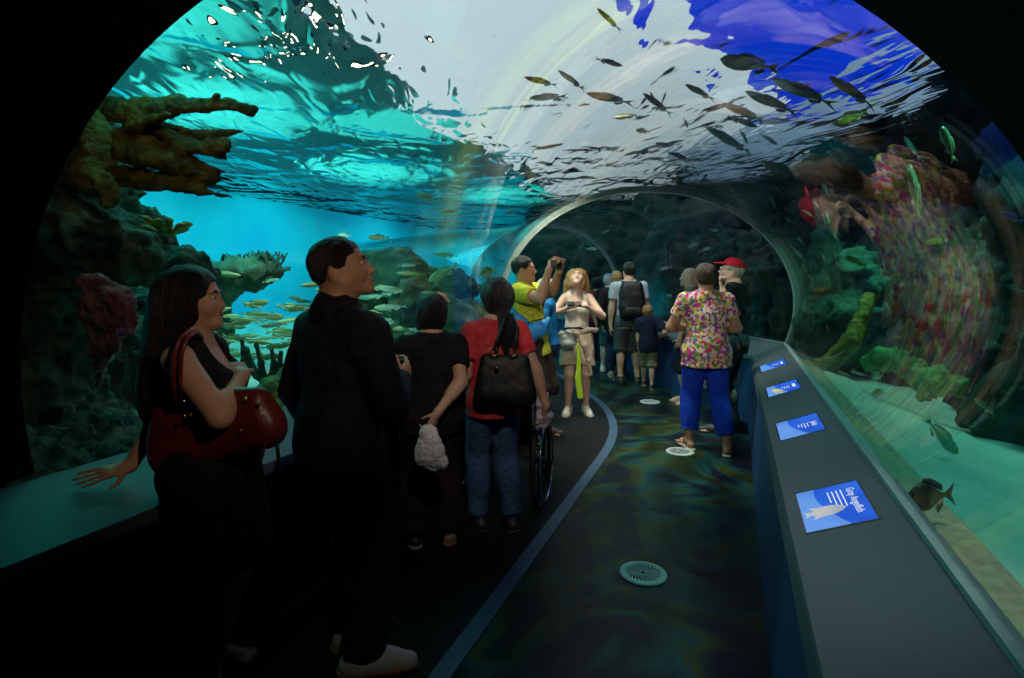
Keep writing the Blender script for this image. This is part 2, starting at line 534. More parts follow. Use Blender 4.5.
seg = path_from(Y0)
inner = arch(EA, EB); outer = arch(EA + .05, EB + .05)
def densify(pts, step=.4):
    out = []
    for a, b in zip(pts[:-1], pts[1:]):
        k = max(1, int((b - a).length / step))
        out += [a + (b - a) * (i / k) for i in range(k)]
    return out + [pts[-1]]
def shell(p0, p1, mitre0, mitre1):
    """one straight acrylic section, ends cut along the mitre planes"""
    vs = []; fs = []
    for prof in (inner, outer):
        A = [offsets(mitre0[0], u)[mitre0[1]] for u, z in prof]; B = [offsets(mitre1[0], u)[mitre1[1]] for u, z in prof]
        b0 = len(vs); R = 6; n = len(prof)
        for r in range(R + 1):
            for k, (u, z) in enumerate(prof):
                p = A[k] + (B[k] - A[k]) * (r / R); vs.append((p.x, p.y, z))
        for r in range(R):
            for k in range(n - 1):
                fs.append((b0 + r*n + k, b0 + r*n + k + 1, b0 + (r+1)*n + k + 1, b0 + (r+1)*n + k))
    return raw_mesh(vs, fs, True)
for k in range(3):
    struct('window_%d' % (k + 1), shell(None, None, (seg, k), (seg, k + 1)), M['acrylic'])
# joint rings between tunnel sections
for k, j in enumerate((1, 2)):
    pts = path_from(Y0); pr = arch(EA - .006, EB - .006) + arch(EA + .056, EB + .056)[::-1]
    da, db = (pts[j] - pts[j-1]).normalized(), (pts[j+1] - pts[j]).normalized(); nm = (da + db).normalized()
    vs = []
    for off in (-.014, .014):
        for u, z in pr:
            q = offsets(pts, u)[j] + nm * off; vs.append((q.x, q.y, z))
    n = len(pr); fs = [(a, n + a, n + (a + 1) % n, (a + 1) % n) for a in range(n)]; h = n // 2
    for a in range(h - 1): fs += [(a, a + 1, n - 2 - a, n - 1 - a), (n + a + 1, n + a, 2*n - 1 - a, 2*n - 2 - a)]
    struct('trim_%d' % (2 + k), raw_mesh(vs, fs, False), M['joint'])
# opaque black entrance lining nearer than the glass
tl = math.acos((.845 - EZ) / EB)
pr = arch(EA, EB, 64, tl) + arch(EA + .2, EB + .2, 64, tl)[::-1]
struct('wall_entrance_lining', sweep(pr, [Vector((AX, -2.6)), Vector((AX, Y0))], smooth=False), M['black'])
mb = MB(); hole = [(AX + u, z) for u, z in arch(EA + .18, EB + .18)]
n = len(hole); X0, X1, Z1 = -12.2, 9.2, 7.0
rim = []
for i, (x, z) in enumerate(hole):
    a = -T0 + 2 * T0 * i / (n - 1); dx, dz = math.sin(a), math.cos(a)
    sx = ((X1 if dx > 0 else X0) - AX) / dx if abs(dx) > 1e-6 else 1e9
    sz = ((Z1 if dz > 0 else 0.0) - EZ) / dz if abs(dz) > 1e-6 else 1e9
    q = min(sx, sz); rim.append((AX + dx * q, EZ + dz * q))
vs = [(x, Y0, z) for x, z in hole] + [(x, Y0, z) for x, z in rim] + [(x, Y0 - .15, z) for x, z in hole] + [(x, Y0 - .15, z) for x, z in rim]
fs = []
for i in range(n - 1):
    fs += [(i, i+1, n+i+1, n+i), (2*n+i, 3*n+i, 3*n+i+1, 2*n+i+1), (i, 2*n+i, 2*n+i+1, i+1), (n+i, n+i+1, 3*n+i+1, 3*n+i)]
struct('wall_front', raw_mesh(vs, fs, False), M['black'])
struct('wall_back', MB().box((-2.9, -2.75, -.06), (.9, -2.6, 2.8)).mesh(), M['black'])

# ------------------------------------------------------------------ tank: water, walls, sand, roof lights
WZ = 3.35
struct('ceiling', MB().box((-12, Y0, 6.6), (9, 30, 6.8)).mesh(), M['ceiling'])
struct('water_surface', MB().add([(-12, Y0, WZ), (9, Y0, WZ), (9, 30, WZ), (-12, 30, WZ)], [(0, 1, 2, 3)]).mesh(), M['water'])
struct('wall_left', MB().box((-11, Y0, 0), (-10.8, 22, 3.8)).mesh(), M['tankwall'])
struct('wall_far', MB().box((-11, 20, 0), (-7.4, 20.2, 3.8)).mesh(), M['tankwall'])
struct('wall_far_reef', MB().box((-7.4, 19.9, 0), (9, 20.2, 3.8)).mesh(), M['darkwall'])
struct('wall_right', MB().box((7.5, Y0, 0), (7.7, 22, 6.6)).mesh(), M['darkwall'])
def seg_dist(x, y, pts):
    best = 1e9
    for a, b in zip(pts[:-1], pts[1:]):
        d = b - a; t = np.clip(((x - a.x) * d.x + (y - a.y) * d.y) / d.length_squared, 0, 1)
        best = np.minimum(best, np.hypot(x - a.x - t * d.x, y - a.y - t * d.y))
    return best
gx = np.arange(-11, 7.6, .12); gy = np.arange(Y0, 20.2, .12)
XX, YY = np.meshgrid(gx, gy, indexing='ij')
DD = seg_dist(XX, YY, path_from(1.0))
PP = np.stack([XX, YY, XX * 0], -1)
ZZ = .42 + .10 * fbm(PP, .35, 2, 3) + .025 * fbm(PP, 2.0, 2, 5) + np.clip(.22 - (DD - 1.6) * .3, 0, .22) * (XX > -.5)
ny = len(gy); idx = np.arange(XX.size).reshape(XX.shape)
keep = (DD[:-1, :-1] > 1.42) & (DD[1:, 1:] > 1.42) & (DD[1:, :-1] > 1.42) & (DD[:-1, 1:] > 1.42)
F = np.stack([idx[:-1, :-1], idx[1:, :-1], idx[1:, 1:], idx[:-1, 1:]], -1)[keep]
struct('ground_sand', raw_mesh(np.stack([XX, YY, ZZ], -1).reshape(-1, 3), F), M['sand'])
struct('trim_4', sweep([(1.385, .40), (1.56, .40), (1.56, .725), (1.545, .74), (1.385, .74)], path_from(Y0 + .03)), M['ledge'])
struct('trim_5', sweep([(-1.54, .40), (-1.385, .40), (-1.385, .70), (-1.52, .70), (-1.54, .69)], path_from(Y0 + .03)), M['ledge'])

# daylight panels in the roof over the water, and the blue lit bay beside them
def panel(name, poly, z, m):
    o = struct(name, MB().prism(poly, z, z + .03).mesh(), m); return o
M['sky'] = emit_mat('skylight', (.72, .86, .92), .92)
M['blue'] = emit_mat('blue_bay_light', (.004, .05, .85), .85)
M['pale'] = emit_mat('pale_glow_panel', (.42, .66, .95), .50)  # added glow standing in for the pale edge of the water
def PC(px, py, z=5.9):
    """where a ray through the water surface meets the roof"""
    d = (V(px, py, 1) - Vector((0, 0, CAMZ))).normalized()
    p = Vector((0, 0, CAMZ)) + d * ((WZ - CAMZ) / d.z)
    h = Vector((d.x, d.y, 0)); s1 = h.length; h.normalize(); s2 = WIOR * s1
    q = p + (h * s2 + Vector((0, 0, math.sqrt(1 - s2 * s2)))) * ((z - WZ) / math.sqrt(1 - s2 * s2))
    return (q.x, q.y)
def ccw(poly):
    a = sum(p[0] * q[1] - q[0] * p[1] for p, q in zip(poly, poly[1:] + poly[:1]))
    return poly if a > 0 else poly[::-1]
panel('ceiling_skylight', ccw([PC(318, -60), PC(600, -60), PC(650, 0), PC(705, 50), PC(765, 100), PC(770, 128), PC(690, 150), PC(640, 200), PC(560, 200), PC(500, 150), PC(420, 118), PC(400, 60), PC(345, 25)]), 5.9, M['sky'])
panel('ceiling_blue_bay', ccw([PC(570, -60), PC(1000, -60), PC(955, 40), PC(866, 90), PC(790, 122), PC(735, 112), PC(660, 50), PC(610, 0)]), 5.95, M['blue'])
panel('ceiling_pale_glow', ccw([PC(950, 44), PC(935, 95), PC(850, 135), PC(760, 180), PC(700, 185), PC(660, 140), PC(735, 95), PC(862, 70)]), 6.0, M['pale'])  # added glowing panel, no lit bay
struct('ceiling_teal_reflector', MB().box((-11, Y0, 6.0), (-4.2, 20, 6.1)).mesh(), mat('pale_reflector', (.5, .55, .55), (.6, .66, .66), 1.5, .9))  # pale reflector added to catch teal fill and tint the ripples

# ------------------------------------------------------------------ lights, mostly unseen fills
def lamp(name, kind, loc, target, energy, col, size=1.0, spot=None, blend=.6, size_y=None, spread=None):
    l = bpy.data.lights.new(name, kind); l.energy = energy; l.color = col
    o = bpy.data.objects.new(name, l); COL.objects.link(o); o.location = loc
    d = Vector(target) - Vector(loc)
    o.rotation_euler = d.to_track_quat('-Z', 'Y').to_euler()
    if kind == 'AREA':
        l.size = size
        if size_y: l.shape = 'RECTANGLE'; l.size_y = size_y
        if spread: l.spread = spread
    if kind == 'SPOT':
        l.spot_size = math.radians(spot); l.spot_blend = blend; l.shadow_soft_size = size
    if kind == 'POINT': l.shadow_soft_size = size
    return o
TEAL, CYAN, BLUE = (.05, 1.0, .84), (.04, .80, 1.0), (.15, .55, 1.0)
for i, y in enumerate((2.8, 6.5, 10.5, 15)):
    lamp('tank_wall_fill_light', 'AREA', (-8.3, y, 3.25), (-10.8, y + .3, 1.9), 88, TEAL if i == 0 else CYAN, 1.2, size_y=3.2)  # unseen wall washers added to brighten the haze colour
lamp('tank_far_wall_fill_light', 'AREA', (-8.8, 17.5, 3.25), (-8.6, 20, 1.8), 60, CYAN, 2.0, size_y=1.0)
lamp('tank_fill_light', 'AREA', (-5.2, 4.0, 3.25), (-5.2, 4.2, 0), 70, TEAL, 1.8)  # unseen underwater fills, in place of lights above the surface
lamp('tank_fill_light', 'AREA', (-5.8, 8.5, 3.25), (-5.8, 8.6, 0), 80, CYAN, 2.2)
lamp('tank_fill_light', 'AREA', (-3.3, 2.6, 3.25), (-3.5, 2.8, 0), 5, TEAL, .6)
lamp('reef_fill_light', 'SPOT', (1.5, 3.4, 3.25), (1.15, 3.6, .5), 140, (.15, 1, .72), .15, 70, .6)  # unseen fills added to brighten sand, reef and fish
lamp('reef_fill_light', 'SPOT', (1.2, 5.6, 3.2), (1.5, 6.0, 1.0), 170, (.3, 1, .65), .2, 96, .8)
lamp('blue_reef_fill_light', 'SPOT', (1.35, 3.0, 3.25), (2.0, 4.4, 2.6), 150, (.004, .03, 1), .1, 70, .8)  # unseen blue light added to make the reef top glow
lamp('walkway_fill_light', 'SPOT', (-.9, 5.0, 3.2), (-.55, 5.4, .3), 260, (1, .93, .80), .25, 62, .7)  # unseen fills added in place of daylight falling on the people
lamp('walkway_fill_light', 'SPOT', (-1.9, 5.2, 3.2), (-1.7, 5.6, .5), 320, (1, .95, .78), .25, 60, .7)
for x, y, e, sp in ((-6.2, 3.4, 420, 66), (-7.5, 6.2, 420, 60), (-5.6, 8.0, 300, 52), (-8.0, 10.5, 420, 66), (-6.3, 14.5, 380, 70)):
    lamp('roof_fill_light', 'SPOT', (x, y, 3.5), (x + .3, y + .2, 6), e, (.05, .95, .80), .1, sp, .5)  # unseen uplights added to turn the roof slab teal
lamp('arch_fill_light', 'SPOT', (-.65, 1.3, 2.32), (-.95, 5.5, 1.25), 170, (1, .92, .78), .06, 46, .9)  # unseen spots added at the portal to fill faces and clothes
lamp('arch_fill_light', 'SPOT', (-.45, 1.3, 2.3), (-1.45, 3.1, 1.05), 50, (1, .86, .74), .06, 54, .9)
lamp('arch_fill_light', 'SPOT', (-.1, .7, 2.1), (-1.72, 1.7, 1.3), 26, (1, .74, .52), .06, 44, .9)
lamp('arch_fill_light', 'SPOT', (-.2, .5, 2.2), (-1.22, 1.95, .05), 9, (1, .95, .75), .05, 21, .9)
lamp('reef_fill_light', 'SPOT', (1.0, 1.5, 3.2), (.52, 1.85, .8), 130, (.7, .96, .86), .08, 34, .9)  # fill added for the fish and ledge close to the glass
lamp('reef_fill_light', 'SPOT', (-2.7, 1.5, 3.2), (-3.45, 2.65, 2.1), 9, (1, .85, .5), .1, 70, .9)  # warm fill added for the elkhorn coral
lamp('reef_fill_light', 'SPOT', (-3.4, 3.6, 3.2), (-4.6, 5.2, .8), 170, (.75, 1, .75), .15, 70, .9)  # fill added to brighten the left school
M['flood'] = emit_mat('flood_lamp', (1, .84, .58), 5.0)
for px, py in ((222, 12), (262, 40), (300, 52), (238, 70), (330, 14), (352, 70), (392, 58)):
    x, y = PC(px, py, 5.7); z = 5.76
    o = tag(empty('roof_floodlight', (x, y, z)), 'small bright roof lamp glinting through the ripples at upper left', 'lamp', 'roof lamps above the left water')
    T = Matrix.Translation((x, y, z))
    a = obj('housing', MB().lathe([(.02, .14), (.10, .12), (.13, .0), (.12, .0), (.09, .10), (.02, .11)], 14, T).mesh(), M['black'], o); a.matrix_parent_inverse = T.inverted()
    a = obj('lamp', MB().lathe([(.075, .012), (.075, .02)], 14, T).mesh(), M['flood'], o); a.matrix_parent_inverse = T.inverted()
lamp('walkway_fill_light', 'SPOT', (-1.5, 6.9, 2.9), (-1.5, 8.3, .8), 130, (.95, .97, .9), .2, 60, .8)  # fill added for the group beyond the bend
lamp('arch_fill_light', 'SPOT', (-.15, .1, 2.3), (.3, 1.35, .74), 46, (.72, .9, 1), .06, 62, .9)  # unseen fill added for the near end of the right counter
# ------------------------------------------------------------------ reef: rocks, corals, sponges
M['rock'] = mat('algae_rock', (.006, .016, .010), (.13, .15, .09), 5.0, .9, 1.0, 30, detail=9, c3=(.03, .055, .03), lo=.30, hi=.72)
M['rock_far'] = mat('mossy_reef_rock', (.008, .035, .028), (.075, .15, .085), 3.6, .9, 1.0, 22, detail=9, lo=.32, hi=.68)
M['rock_yellow'] = mat('ochre_rock', (.10, .075, .015), (.32, .24, .06), 5, .9, .8, 26, detail=6, c3=(.14, .12, .03))
M['elkhorn'] = mat('elkhorn_coral', (.055, .036, .006), (.20, .135, .018), 9, .8, .5, 50, detail=4, c3=(.10, .07, .010))
M['seafan'] = mat('sea_fan_rose', (.20, .045, .06), (.36, .10, .11), 14, .8, .7, 60, detail=5)
M['leafcoral'] = mat('leaf_coral', (.20, .24, .03), (.42, .45, .08), 12, .7, .4, 50)
M['darkcoral'] = mat('dark_branching_coral', (.012, .05, .04), (.035, .085, .06), 16, .85, .5, 60)
M['sponge'] = mat('brown_sponge', (.13, .085, .02), (.24, .16, .04), 14, .85, .7, 60)
M['greencoral'] = mat('bright_green_coral', (.02, .22, .05), (.10, .55, .14), 16, .75, .8, 60, detail=5)
M['tubecoral'] = mat('yellow_green_coral', (.16, .17, .012), (.34, .33, .03), 14, .75, .5, 60)
M['reefright'] = mat('dark_reef_wall', (.006, .014, .012), (.05, .028, .035), 3.0, .9, .9, 18, detail=8, c3=(.012, .05, .034), lo=.3, hi=.7)
M['tealrock'] = mat('teal_encrusted_rock', (.02, .075, .05), (.07, .26, .17), 4.5, .9, .9, 24, detail=7)
M['orangecoral'] = mat('orange_cup_coral', (.22, .07, .012), (.42, .16, .03), 14, .8, .5, 60)

def rough(amp, sc, seed, octv=4):
    return lambda v: amp * (fbm(v, sc, octv, seed, .58) + .5 * (1 - 2 * np.abs(fbm(v, sc * 2.1, 3, seed + 7, .6))))

def thing_mesh(name, me, m, label, cat, group=None, kind=None):
    o = obj(name, me, m); tag(o, label, cat, group, kind); return o
def part(name, me, m, parent):
    o = obj(name, me, m, parent); o.matrix_parent_inverse = Matrix.Translation(parent.location).inverted(); return o

def vv(*a): return tuple(V(*a))
# tall rock column with an overhanging lip at the left edge of the view
s = Sdf()
s.cone(vv(45, 55, 4.1), vv(38, 250, 4.0), .30, .52, .2).cone(vv(38, 250, 4.0), vv(20, 470, 4.0), .42, .5, .2)
s.ell(vv(100, 238, 4.05), (.40, .5, .25), k=.2).ell(vv(150, 266, 4.2), (.36, .4, .12), k=.12)
s.ell(vv(62, 180, 4.1), (.36, .4, .55), k=.15).ell(vv(180, 272, 4.3), (.25, .25, .08), k=.1)
s.ell(vv(140, 520, 4.0), (.5, .6, .28), k=.2).ell(vv(70, 452, 3.8), (.5, .5, .2), k=.2)
s.ell(vv(78, 470, 2.95), (.55, .42, .12), k=.1).ell(vv(125, 380, 4.8), (.35, .5, .75), k=.2)
col = thing_mesh('reef_rock', s.mesh(.024, rough(.085, 3.0, 1, 6)), M['rock'],
           'tall dark rock column with an overhanging lip at the left edge of the glass', 'rock')
s = Sdf(); s.ell(vv(97, 150, 3.72), (.09, .10, .26), k=.05).ell(vv(88, 178, 3.7), (.11, .1, .11), k=.06).ell(vv(108, 190, 3.68), (.05, .06, .12), k=.05)
part('sponge_crust', s.mesh(.018, rough(.03, 9, 3)), M['sponge'], col)
# elkhorn coral reaching right from the column
s = Sdf(); dz = (0, 0, 1); D0 = 3.75
def branch(pts, rs, sqz=.5, k=.03, ax=None):
    P = [V(*p) for p in pts]
    s.chain([tuple(p) for p in P], [r * .66 for r in rs], k, sq=((ax or (.25, -.9, .35)), sqz))
branch([(104, 108, 3.8), (140, 112, 3.75), (175, 106, 3.7), (205, 106, 3.65), (228, 104, 3.6), (256, 109, 3.6)], [.14, .15, .115, .07, .055, .035])
branch([(205, 106, 3.65), (216, 97, 3.6)], [.05, .03]); branch([(240, 108, 3.6), (252, 114, 3.6)], [.04, .025])
branch([(104, 140, 3.8), (138, 126, 3.7), (166, 115, 3.6)], [.06, .06, .035], .8)
branch([(104, 142, 3.8), (140, 150, 3.72), (176, 160, 3.66), (210, 176, 3.6)], [.13, .17, .13, .05])
branch([(150, 128, 3.8), (180, 137, 3.75), (205, 135, 3.7), (243, 131, 3.65)], [.11, .10, .055, .028])
branch([(160, 130, 3.7), (185, 146, 3.65), (205, 149, 3.6), (222, 146, 3.6)], [.06, .09, .06, .10], .4)
branch([(214, 150, 3.6), (226, 159, 3.6)], [.07, .03], .4); branch([(210, 142, 3.6), (214, 133, 3.6)], [.06, .04], .4)
branch([(175, 158, 3.7), (200, 166, 3.65), (224, 172, 3.6)], [.08, .05, .02])
branch([(104, 172, 3.8), (140, 177, 3.72), (180, 180, 3.66), (216, 180, 3.6)], [.10, .09, .075, .05])
branch([(104, 180, 3.8), (150, 187, 3.7), (200, 191, 3.6), (231, 197, 3.6)], [.05, .04, .035, .02])
branch([(138, 168, 3.7), (147, 161, 3.66)], [.025, .02], 1)
thing_mesh('elkhorn_coral', s.mesh(.013, rough(.011, 11, 8, 4)), M['elkhorn'], 'brown elkhorn coral branching out sideways from the top of the rock column', 'coral')
# rose sea fan
s = Sdf()
for a, b, r0, r1 in (((98, 385), (102, 345), .015, .03), ((102, 345), (108, 310), .10, .16), ((108, 300), (85, 285), .13, .05), ((112, 310), (128, 322), .12, .07), ((100, 330), (94, 352), .08, .03)):
    s.cone(vv(a[0], a[1], 3.35), vv(b[0], b[1], 3.3), r0, r1, .04, sq=((.3, -.9, .1), .25))
thing_mesh('sea_fan', s.mesh(.014, rough(.025, 12, 4, 4)), M['seafan'], 'rose coloured sea fan standing in the dark hollow below the overhanging rock', 'coral')
# leafy yellow coral on the lip
s = Sdf(); b = V(168, 236, 3.72)
for i in range(11):
    a = i / 11 * 2 * PI; e = .35 + .5 * random.random(); l = .13 + .05 * random.random()
    d = Vector((math.cos(a) * math.cos(e), math.sin(a) * math.cos(e), math.sin(e)))
    s.cone(tuple(b + d * .03), tuple(b + d * l), .014, .026, .008, sq=((0, 0, 1), .6))
thing_mesh('leaf_coral', s.mesh(.008, rough(.004, 30, 2, 2)), M['leafcoral'], 'small yellow green leafy coral on top of the overhanging rock lip', 'coral')
# shelf rock behind the woman, with a bushy coral on it
s = Sdf()
s.ell(vv(190, 285, 6.3), (.55, .5, .24), k=.2).ell(vv(245, 275, 6.2), (.42, .4, .15), k=.15).cone(vv(270, 274, 6.2), vv(288, 269, 6.2), .06, .035, .05)
s.ell(vv(180, 330, 6.5), (.5, .5, .5), k=.2).ell(vv(160, 420, 6.4), (.6, .6, .7), k=.2)
sh = thing_mesh('reef_shelf', s.mesh(.035, rough(.07, 3.5, 14, 4)), M['rock_far'], 'mossy shelf of rock jutting into open water behind the long haired woman', 'rock')
s = Sdf(); random.seed(3)
for i in range(34):
    x = 226 + 52 * random.random(); z0 = 6.2 + .2 * random.uniform(-1, 1); a = V(x, 270, z0); e = V(x + random.uniform(-8, 8), 258 + random.random() * 5, z0)
    s.cone(tuple(a), tuple(e), .020, .013, .012)
    for q in range(2):
        f = e + Vector((random.uniform(-.07, .07), random.uniform(-.05, .05), random.uniform(.04, .09))); s.cone(tuple(e), tuple(f), .013, .009, .008)
part('bushy_coral', s.mesh(.010, rough(.004, 20, 2, 2)), M['darkcoral'], sh)
# finger coral
s = Sdf()
for pts in (((266, 384), (261, 364), (256, 344)), ((262, 380), (252, 366), (247, 348)), ((268, 384), (274, 366), (271, 346)), ((256, 376), (244, 360), (242, 340)), ((270, 384), (280, 372), (281, 352))):
    s.chain([vv(x, y, 5.0) for x, y in pts], [.028, .024, .019], .02)
thing_mesh('finger_coral', s.mesh(.011, rough(.006, 20, 6, 3)), M['darkcoral'], 'dark finger coral with upright stubs between the long haired woman and the tall man', 'coral')
s = Sdf()
s.ell(vv(275, 420, 4.75), (.32, .4, .22), k=.15).ell(vv(292, 385, 4.9), (.2, .3, .12), k=.1).ell(vv(255, 440, 4.6), (.35, .3, .14), k=.1)
thing_mesh('reef_rock', s.mesh(.025, rough(.05, 6, 24, 4)), M['rock_yellow'], 'low ochre rock on the sand just behind the counter beside the burgundy handbag', 'rock')
# big reef mounds behind the two men
s = Sdf()
s.ell(vv(365, 275, 8.3), (.55, .6, .34), k=.2).ell(vv(405, 285, 8.3), (.5, .6, .45), k=.2).ell(vv(350, 300, 8.4), (.3, .5, .4), k=.2).ell(vv(408, 335, 8.5), (.45, .6, .6), k=.2)
thing_mesh('reef_mound', s.mesh(.036, rough(.09, 2.6, 31, 5)), M['rock_far'], 'dark mossy reef mound rising right of the tall man in the dark jacket', 'rock')
s = Sdf()
s.cone(vv(420, 300, 6.4), vv(455, 332, 6.4), .22, .30, .15).cone(vv(455, 332, 6.4), vv(458, 420, 6.3), .32, .36, .15).ell(vv(418, 375, 6.6), (.3, .4, .4), k=.15).ell(vv(458, 290, 7.3), (.26, .3, .16), k=.08)
thing_mesh('reef_mound', s.mesh(.036, rough(.09, 2.6, 37, 5)), M['rock'], 'brownish reef mound sloping down behind the short haired woman', 'rock')
s = Sdf()
s.ell(vv(400, 400, 6.6), (.5, .4, .34), k=.15).ell(vv(380, 365, 7.0), (.35, .4, .12), k=.1)
thing_mesh('reef_rock', s.mesh(.035, rough(.07, 5, 41, 5)), M['tealrock'], 'low green coral covered rock on the sand left of the short haired woman', 'rock')

# right side reef
s = Sdf()
s.ell((2.6, 5.2, .9), (.95, 1.9, 1.25), k=.3).ell((2.9, 3.0, .7), (.95, 1.4, 1.3), k=.3).ell((2.0, 7.6, 1.0), (.75, 1.5, 1.35), k=.3)
s.ell((2.5, 4.4, 1.9), (.6, .8, .7), k=.3).ell((3.4, 2.2, 1.9), (.9, 1.0, 1.0), k=.3).ell((2.15, 4.5, 2.3), (.55, .9, .85), k=.3).ell((1.2, 9.6, 1.1), (1.2, 1.2, 1.6), k=.3)
rw = thing_mesh('reef_wall', s.mesh(.04, rough(.17, 1.9, 51, 5)), M['reefright'], 'long dark reef wall rising behind the sand on the right side of the tunnel', 'rock')
s = Sdf()
s.ell((-1.5, 11.8, 1.4), (1.9, 1.0, 1.7), k=.3).ell((-3.8, 14.2, 1.3), (1.6, 1.2, 1.8), k=.3).ell((-.2, 10.9, 1.0), (1.2, 1.0, 1.3), k=.3)
thing_mesh('reef_wall', s.mesh(.07, rough(.16, 1.9, 55, 5)), M['reefright'], 'dark reef wall seen through the far bend of the tunnel', 'rock')
s = Sdf()
s.ell(vv(838, 330, 5.4), (.34, .4, .36), k=.15).ell(vv(858, 285, 5.4), (.22, .3, .32), k=.15).ell(vv(828, 348, 5.9), (.2, .3, .26), k=.12).ell(vv(826, 285, 6.2), (.2, .3, .6), k=.12)
tr = thing_mesh('coral_rock', s.mesh(.03, rough(.07, 5, 61, 5)), M['tealrock'], 'teal coral encrusted rock right of the man in the red cap', 'rock')
s = Sdf()
for (x, y, r) in ((818, 292, .045), (812, 300, .035), (806, 315, .03), (824, 290, .03)):
    s.ell(vv(x, y, 5.3), (r, r, r), k=.02)
part('orange_polyps', s.mesh(.012, rough(.012, 22, 3, 3)), M['orangecoral'], tr)
s = Sdf()
s.chain([vv(808, 374, 4.95), vv(830, 364, 4.85), vv(850, 342, 4.8), vv(862, 316, 4.9), vv(868, 298, 5.0)], [.07, .075, .07, .055, .05], .03)
thing_mesh('tube_coral', s.mesh(.016, rough(.014, 14, 71, 3)), M['tubecoral'], 'curved yellow green branch of coral rising from the ledge beside the teal rock', 'coral')
s = Sdf()
s.chain([vv(872, 362, 4.2), vv(895, 360, 4.15), vv(912, 371, 4.1), vv(932, 384, 4.0), vv(955, 385, 3.95)], [.07, .06, .07, .085, .07], .03, sq=((0, -1, .2), .6))
s.ell(vv(938, 375, 4.0), (.07, .06, .07)).ell(vv(880, 354, 4.15), (.07, .05, .05)).ell(vv(925, 392, 4.0), (.05, .05, .06))
thing_mesh('green_coral', s.mesh(.013, rough(.03, 12, 77, 4)), M['greencoral'], 'bright green lumpy coral spreading over the dark reef above the sand', 'coral')
s = Sdf()
for x, y in ((902, 330), (910, 322), (916, 332), (896, 338)): s.cone(vv(905, 345, 4.2), vv(x, y, 4.15), .03, .022, .015)
thing_mesh('orange_coral', s.mesh(.012, rough(.01, 20, 78, 3)), M['orangecoral'], 'small orange branching coral just above the bright green coral', 'coral')
# ------------------------------------------------------------------ fish
def fish_mesh_parts(L, h, w, kind):
    """nose at +x, centred; returns dict of meshes"""
    n, m = 15, 12
    if kind == 'slim':   prof = [(0, .02), (.04, .28), (.12, .62), (.25, .92), (.38, 1), (.52, .92), (.66, .68), (.78, .42), (.88, .22), (.94, .17), (1, .2)]
    elif kind == 'deep': prof = [(0, .06), (.05, .36), (.13, .66), (.25, .92), (.38, 1), (.52, .94), (.66, .72), (.78, .42), (.88, .2), (.94, .16), (1, .18)]
    else:                prof = [(0, .04), (.05, .4), (.13, .72), (.25, .97), (.36, 1), (.5, .88), (.66, .6), (.78, .38), (.88, .22), (.94, .17), (1, .2)]
    BL = L * .82
    vs = []; fs = []
    ts = np.linspace(0, 1, n)
    px = [p[0] for p in prof]; pr = [p[1] for p in prof]
    for t in ts:
        r = np.interp(t, px, pr); x = L * .5 - BL * t
        for k in range(m):
            a = 2 * PI * k / m
            z = math.sin(a) * r * h * .5; z *= (.92 if z > 0 else 1.06)
            vs.append((x, math.cos(a) * max(r, .05) ** .8 * w * .5 * (1 - .35 * t), z))
    for i in range(n - 1):
        for k in range(m):
            l = (k + 1) % m; fs.append((i*m+k, i*m+l, (i+1)*m+l, (i+1)*m+k))
    fs.append(tuple(range(m))[::-1]); fs.append(tuple((n-1)*m + k for k in range(m)))
    out = {'body': raw_mesh(vs, fs)}
    th = max(.0012, w * .03)
    R = Matrix(((1, 0, 0), (0, 0, 1), (0, 1, 0))).to_4x4()       # (x, y) polygon -> (x, z) plane
    def fin(poly): 
        b = MB(); a = sum(p[0]*q[1]-q[0]*p[1] for p, q in zip(poly, poly[1:]+poly[:1]))
        b.prism(poly if a > 0 else poly[::-1], -th, th, R); return b.mesh(True)
    xt = L * .5 - BL; H = h * (.42 if kind == 'slim' else .36)
    fk = .32 if kind == 'slim' else .55
    out['tail_fin'] = fin([(xt + L*.03, h*.08), (xt - L*.06, H*.55), (xt - L*.18, H*1.15), (xt - L*.18*fk - L*.02, H*.25), (xt - L*.18*fk, 0), (xt - L*.18*fk - L*.02, -H*.25), (xt - L*.18, -H*1.15), (xt - L*.06, -H*.55), (xt + L*.03, -h*.08)])
    out['dorsal_fin'] = fin([(L*.22, h*.40), (L*.14, h*.62), (L*.0, h*.60), (-L*.15, h*.46), (-L*.24, h*.36), (-L*.24, h*.12), (0, h*.36)])
    out['anal_fin'] = fin([(-L*.06, -h*.40), (-L*.12, -h*.62), (-L*.24, -h*.34), (-L*.25, -h*.1)])
    e = MB()
    rr = max(.003, h * .055)
    pf = MB().prism([(L*.2, 0), (L*.06, -h*.20), (L*.04, -h*.02)], -th, th, Matrix.Translation((0, w*.42, -h*.12)) @ Matrix.Rotation(.5, 4, 'Z') @ R)
    out['pectoral_fin'] = pf.mesh(True)
    bm = bmesh.new(); bmesh.ops.create_uvsphere(bm, u_segments=8, v_segments=6, radius=rr)
    me = bpy.data.meshes.new('eye'); bm.to_mesh(me); bm.free(); out['eye'] = me
    out['_eye'] = (L * .5 - BL * .10, w * .27, h * .10)
    return out

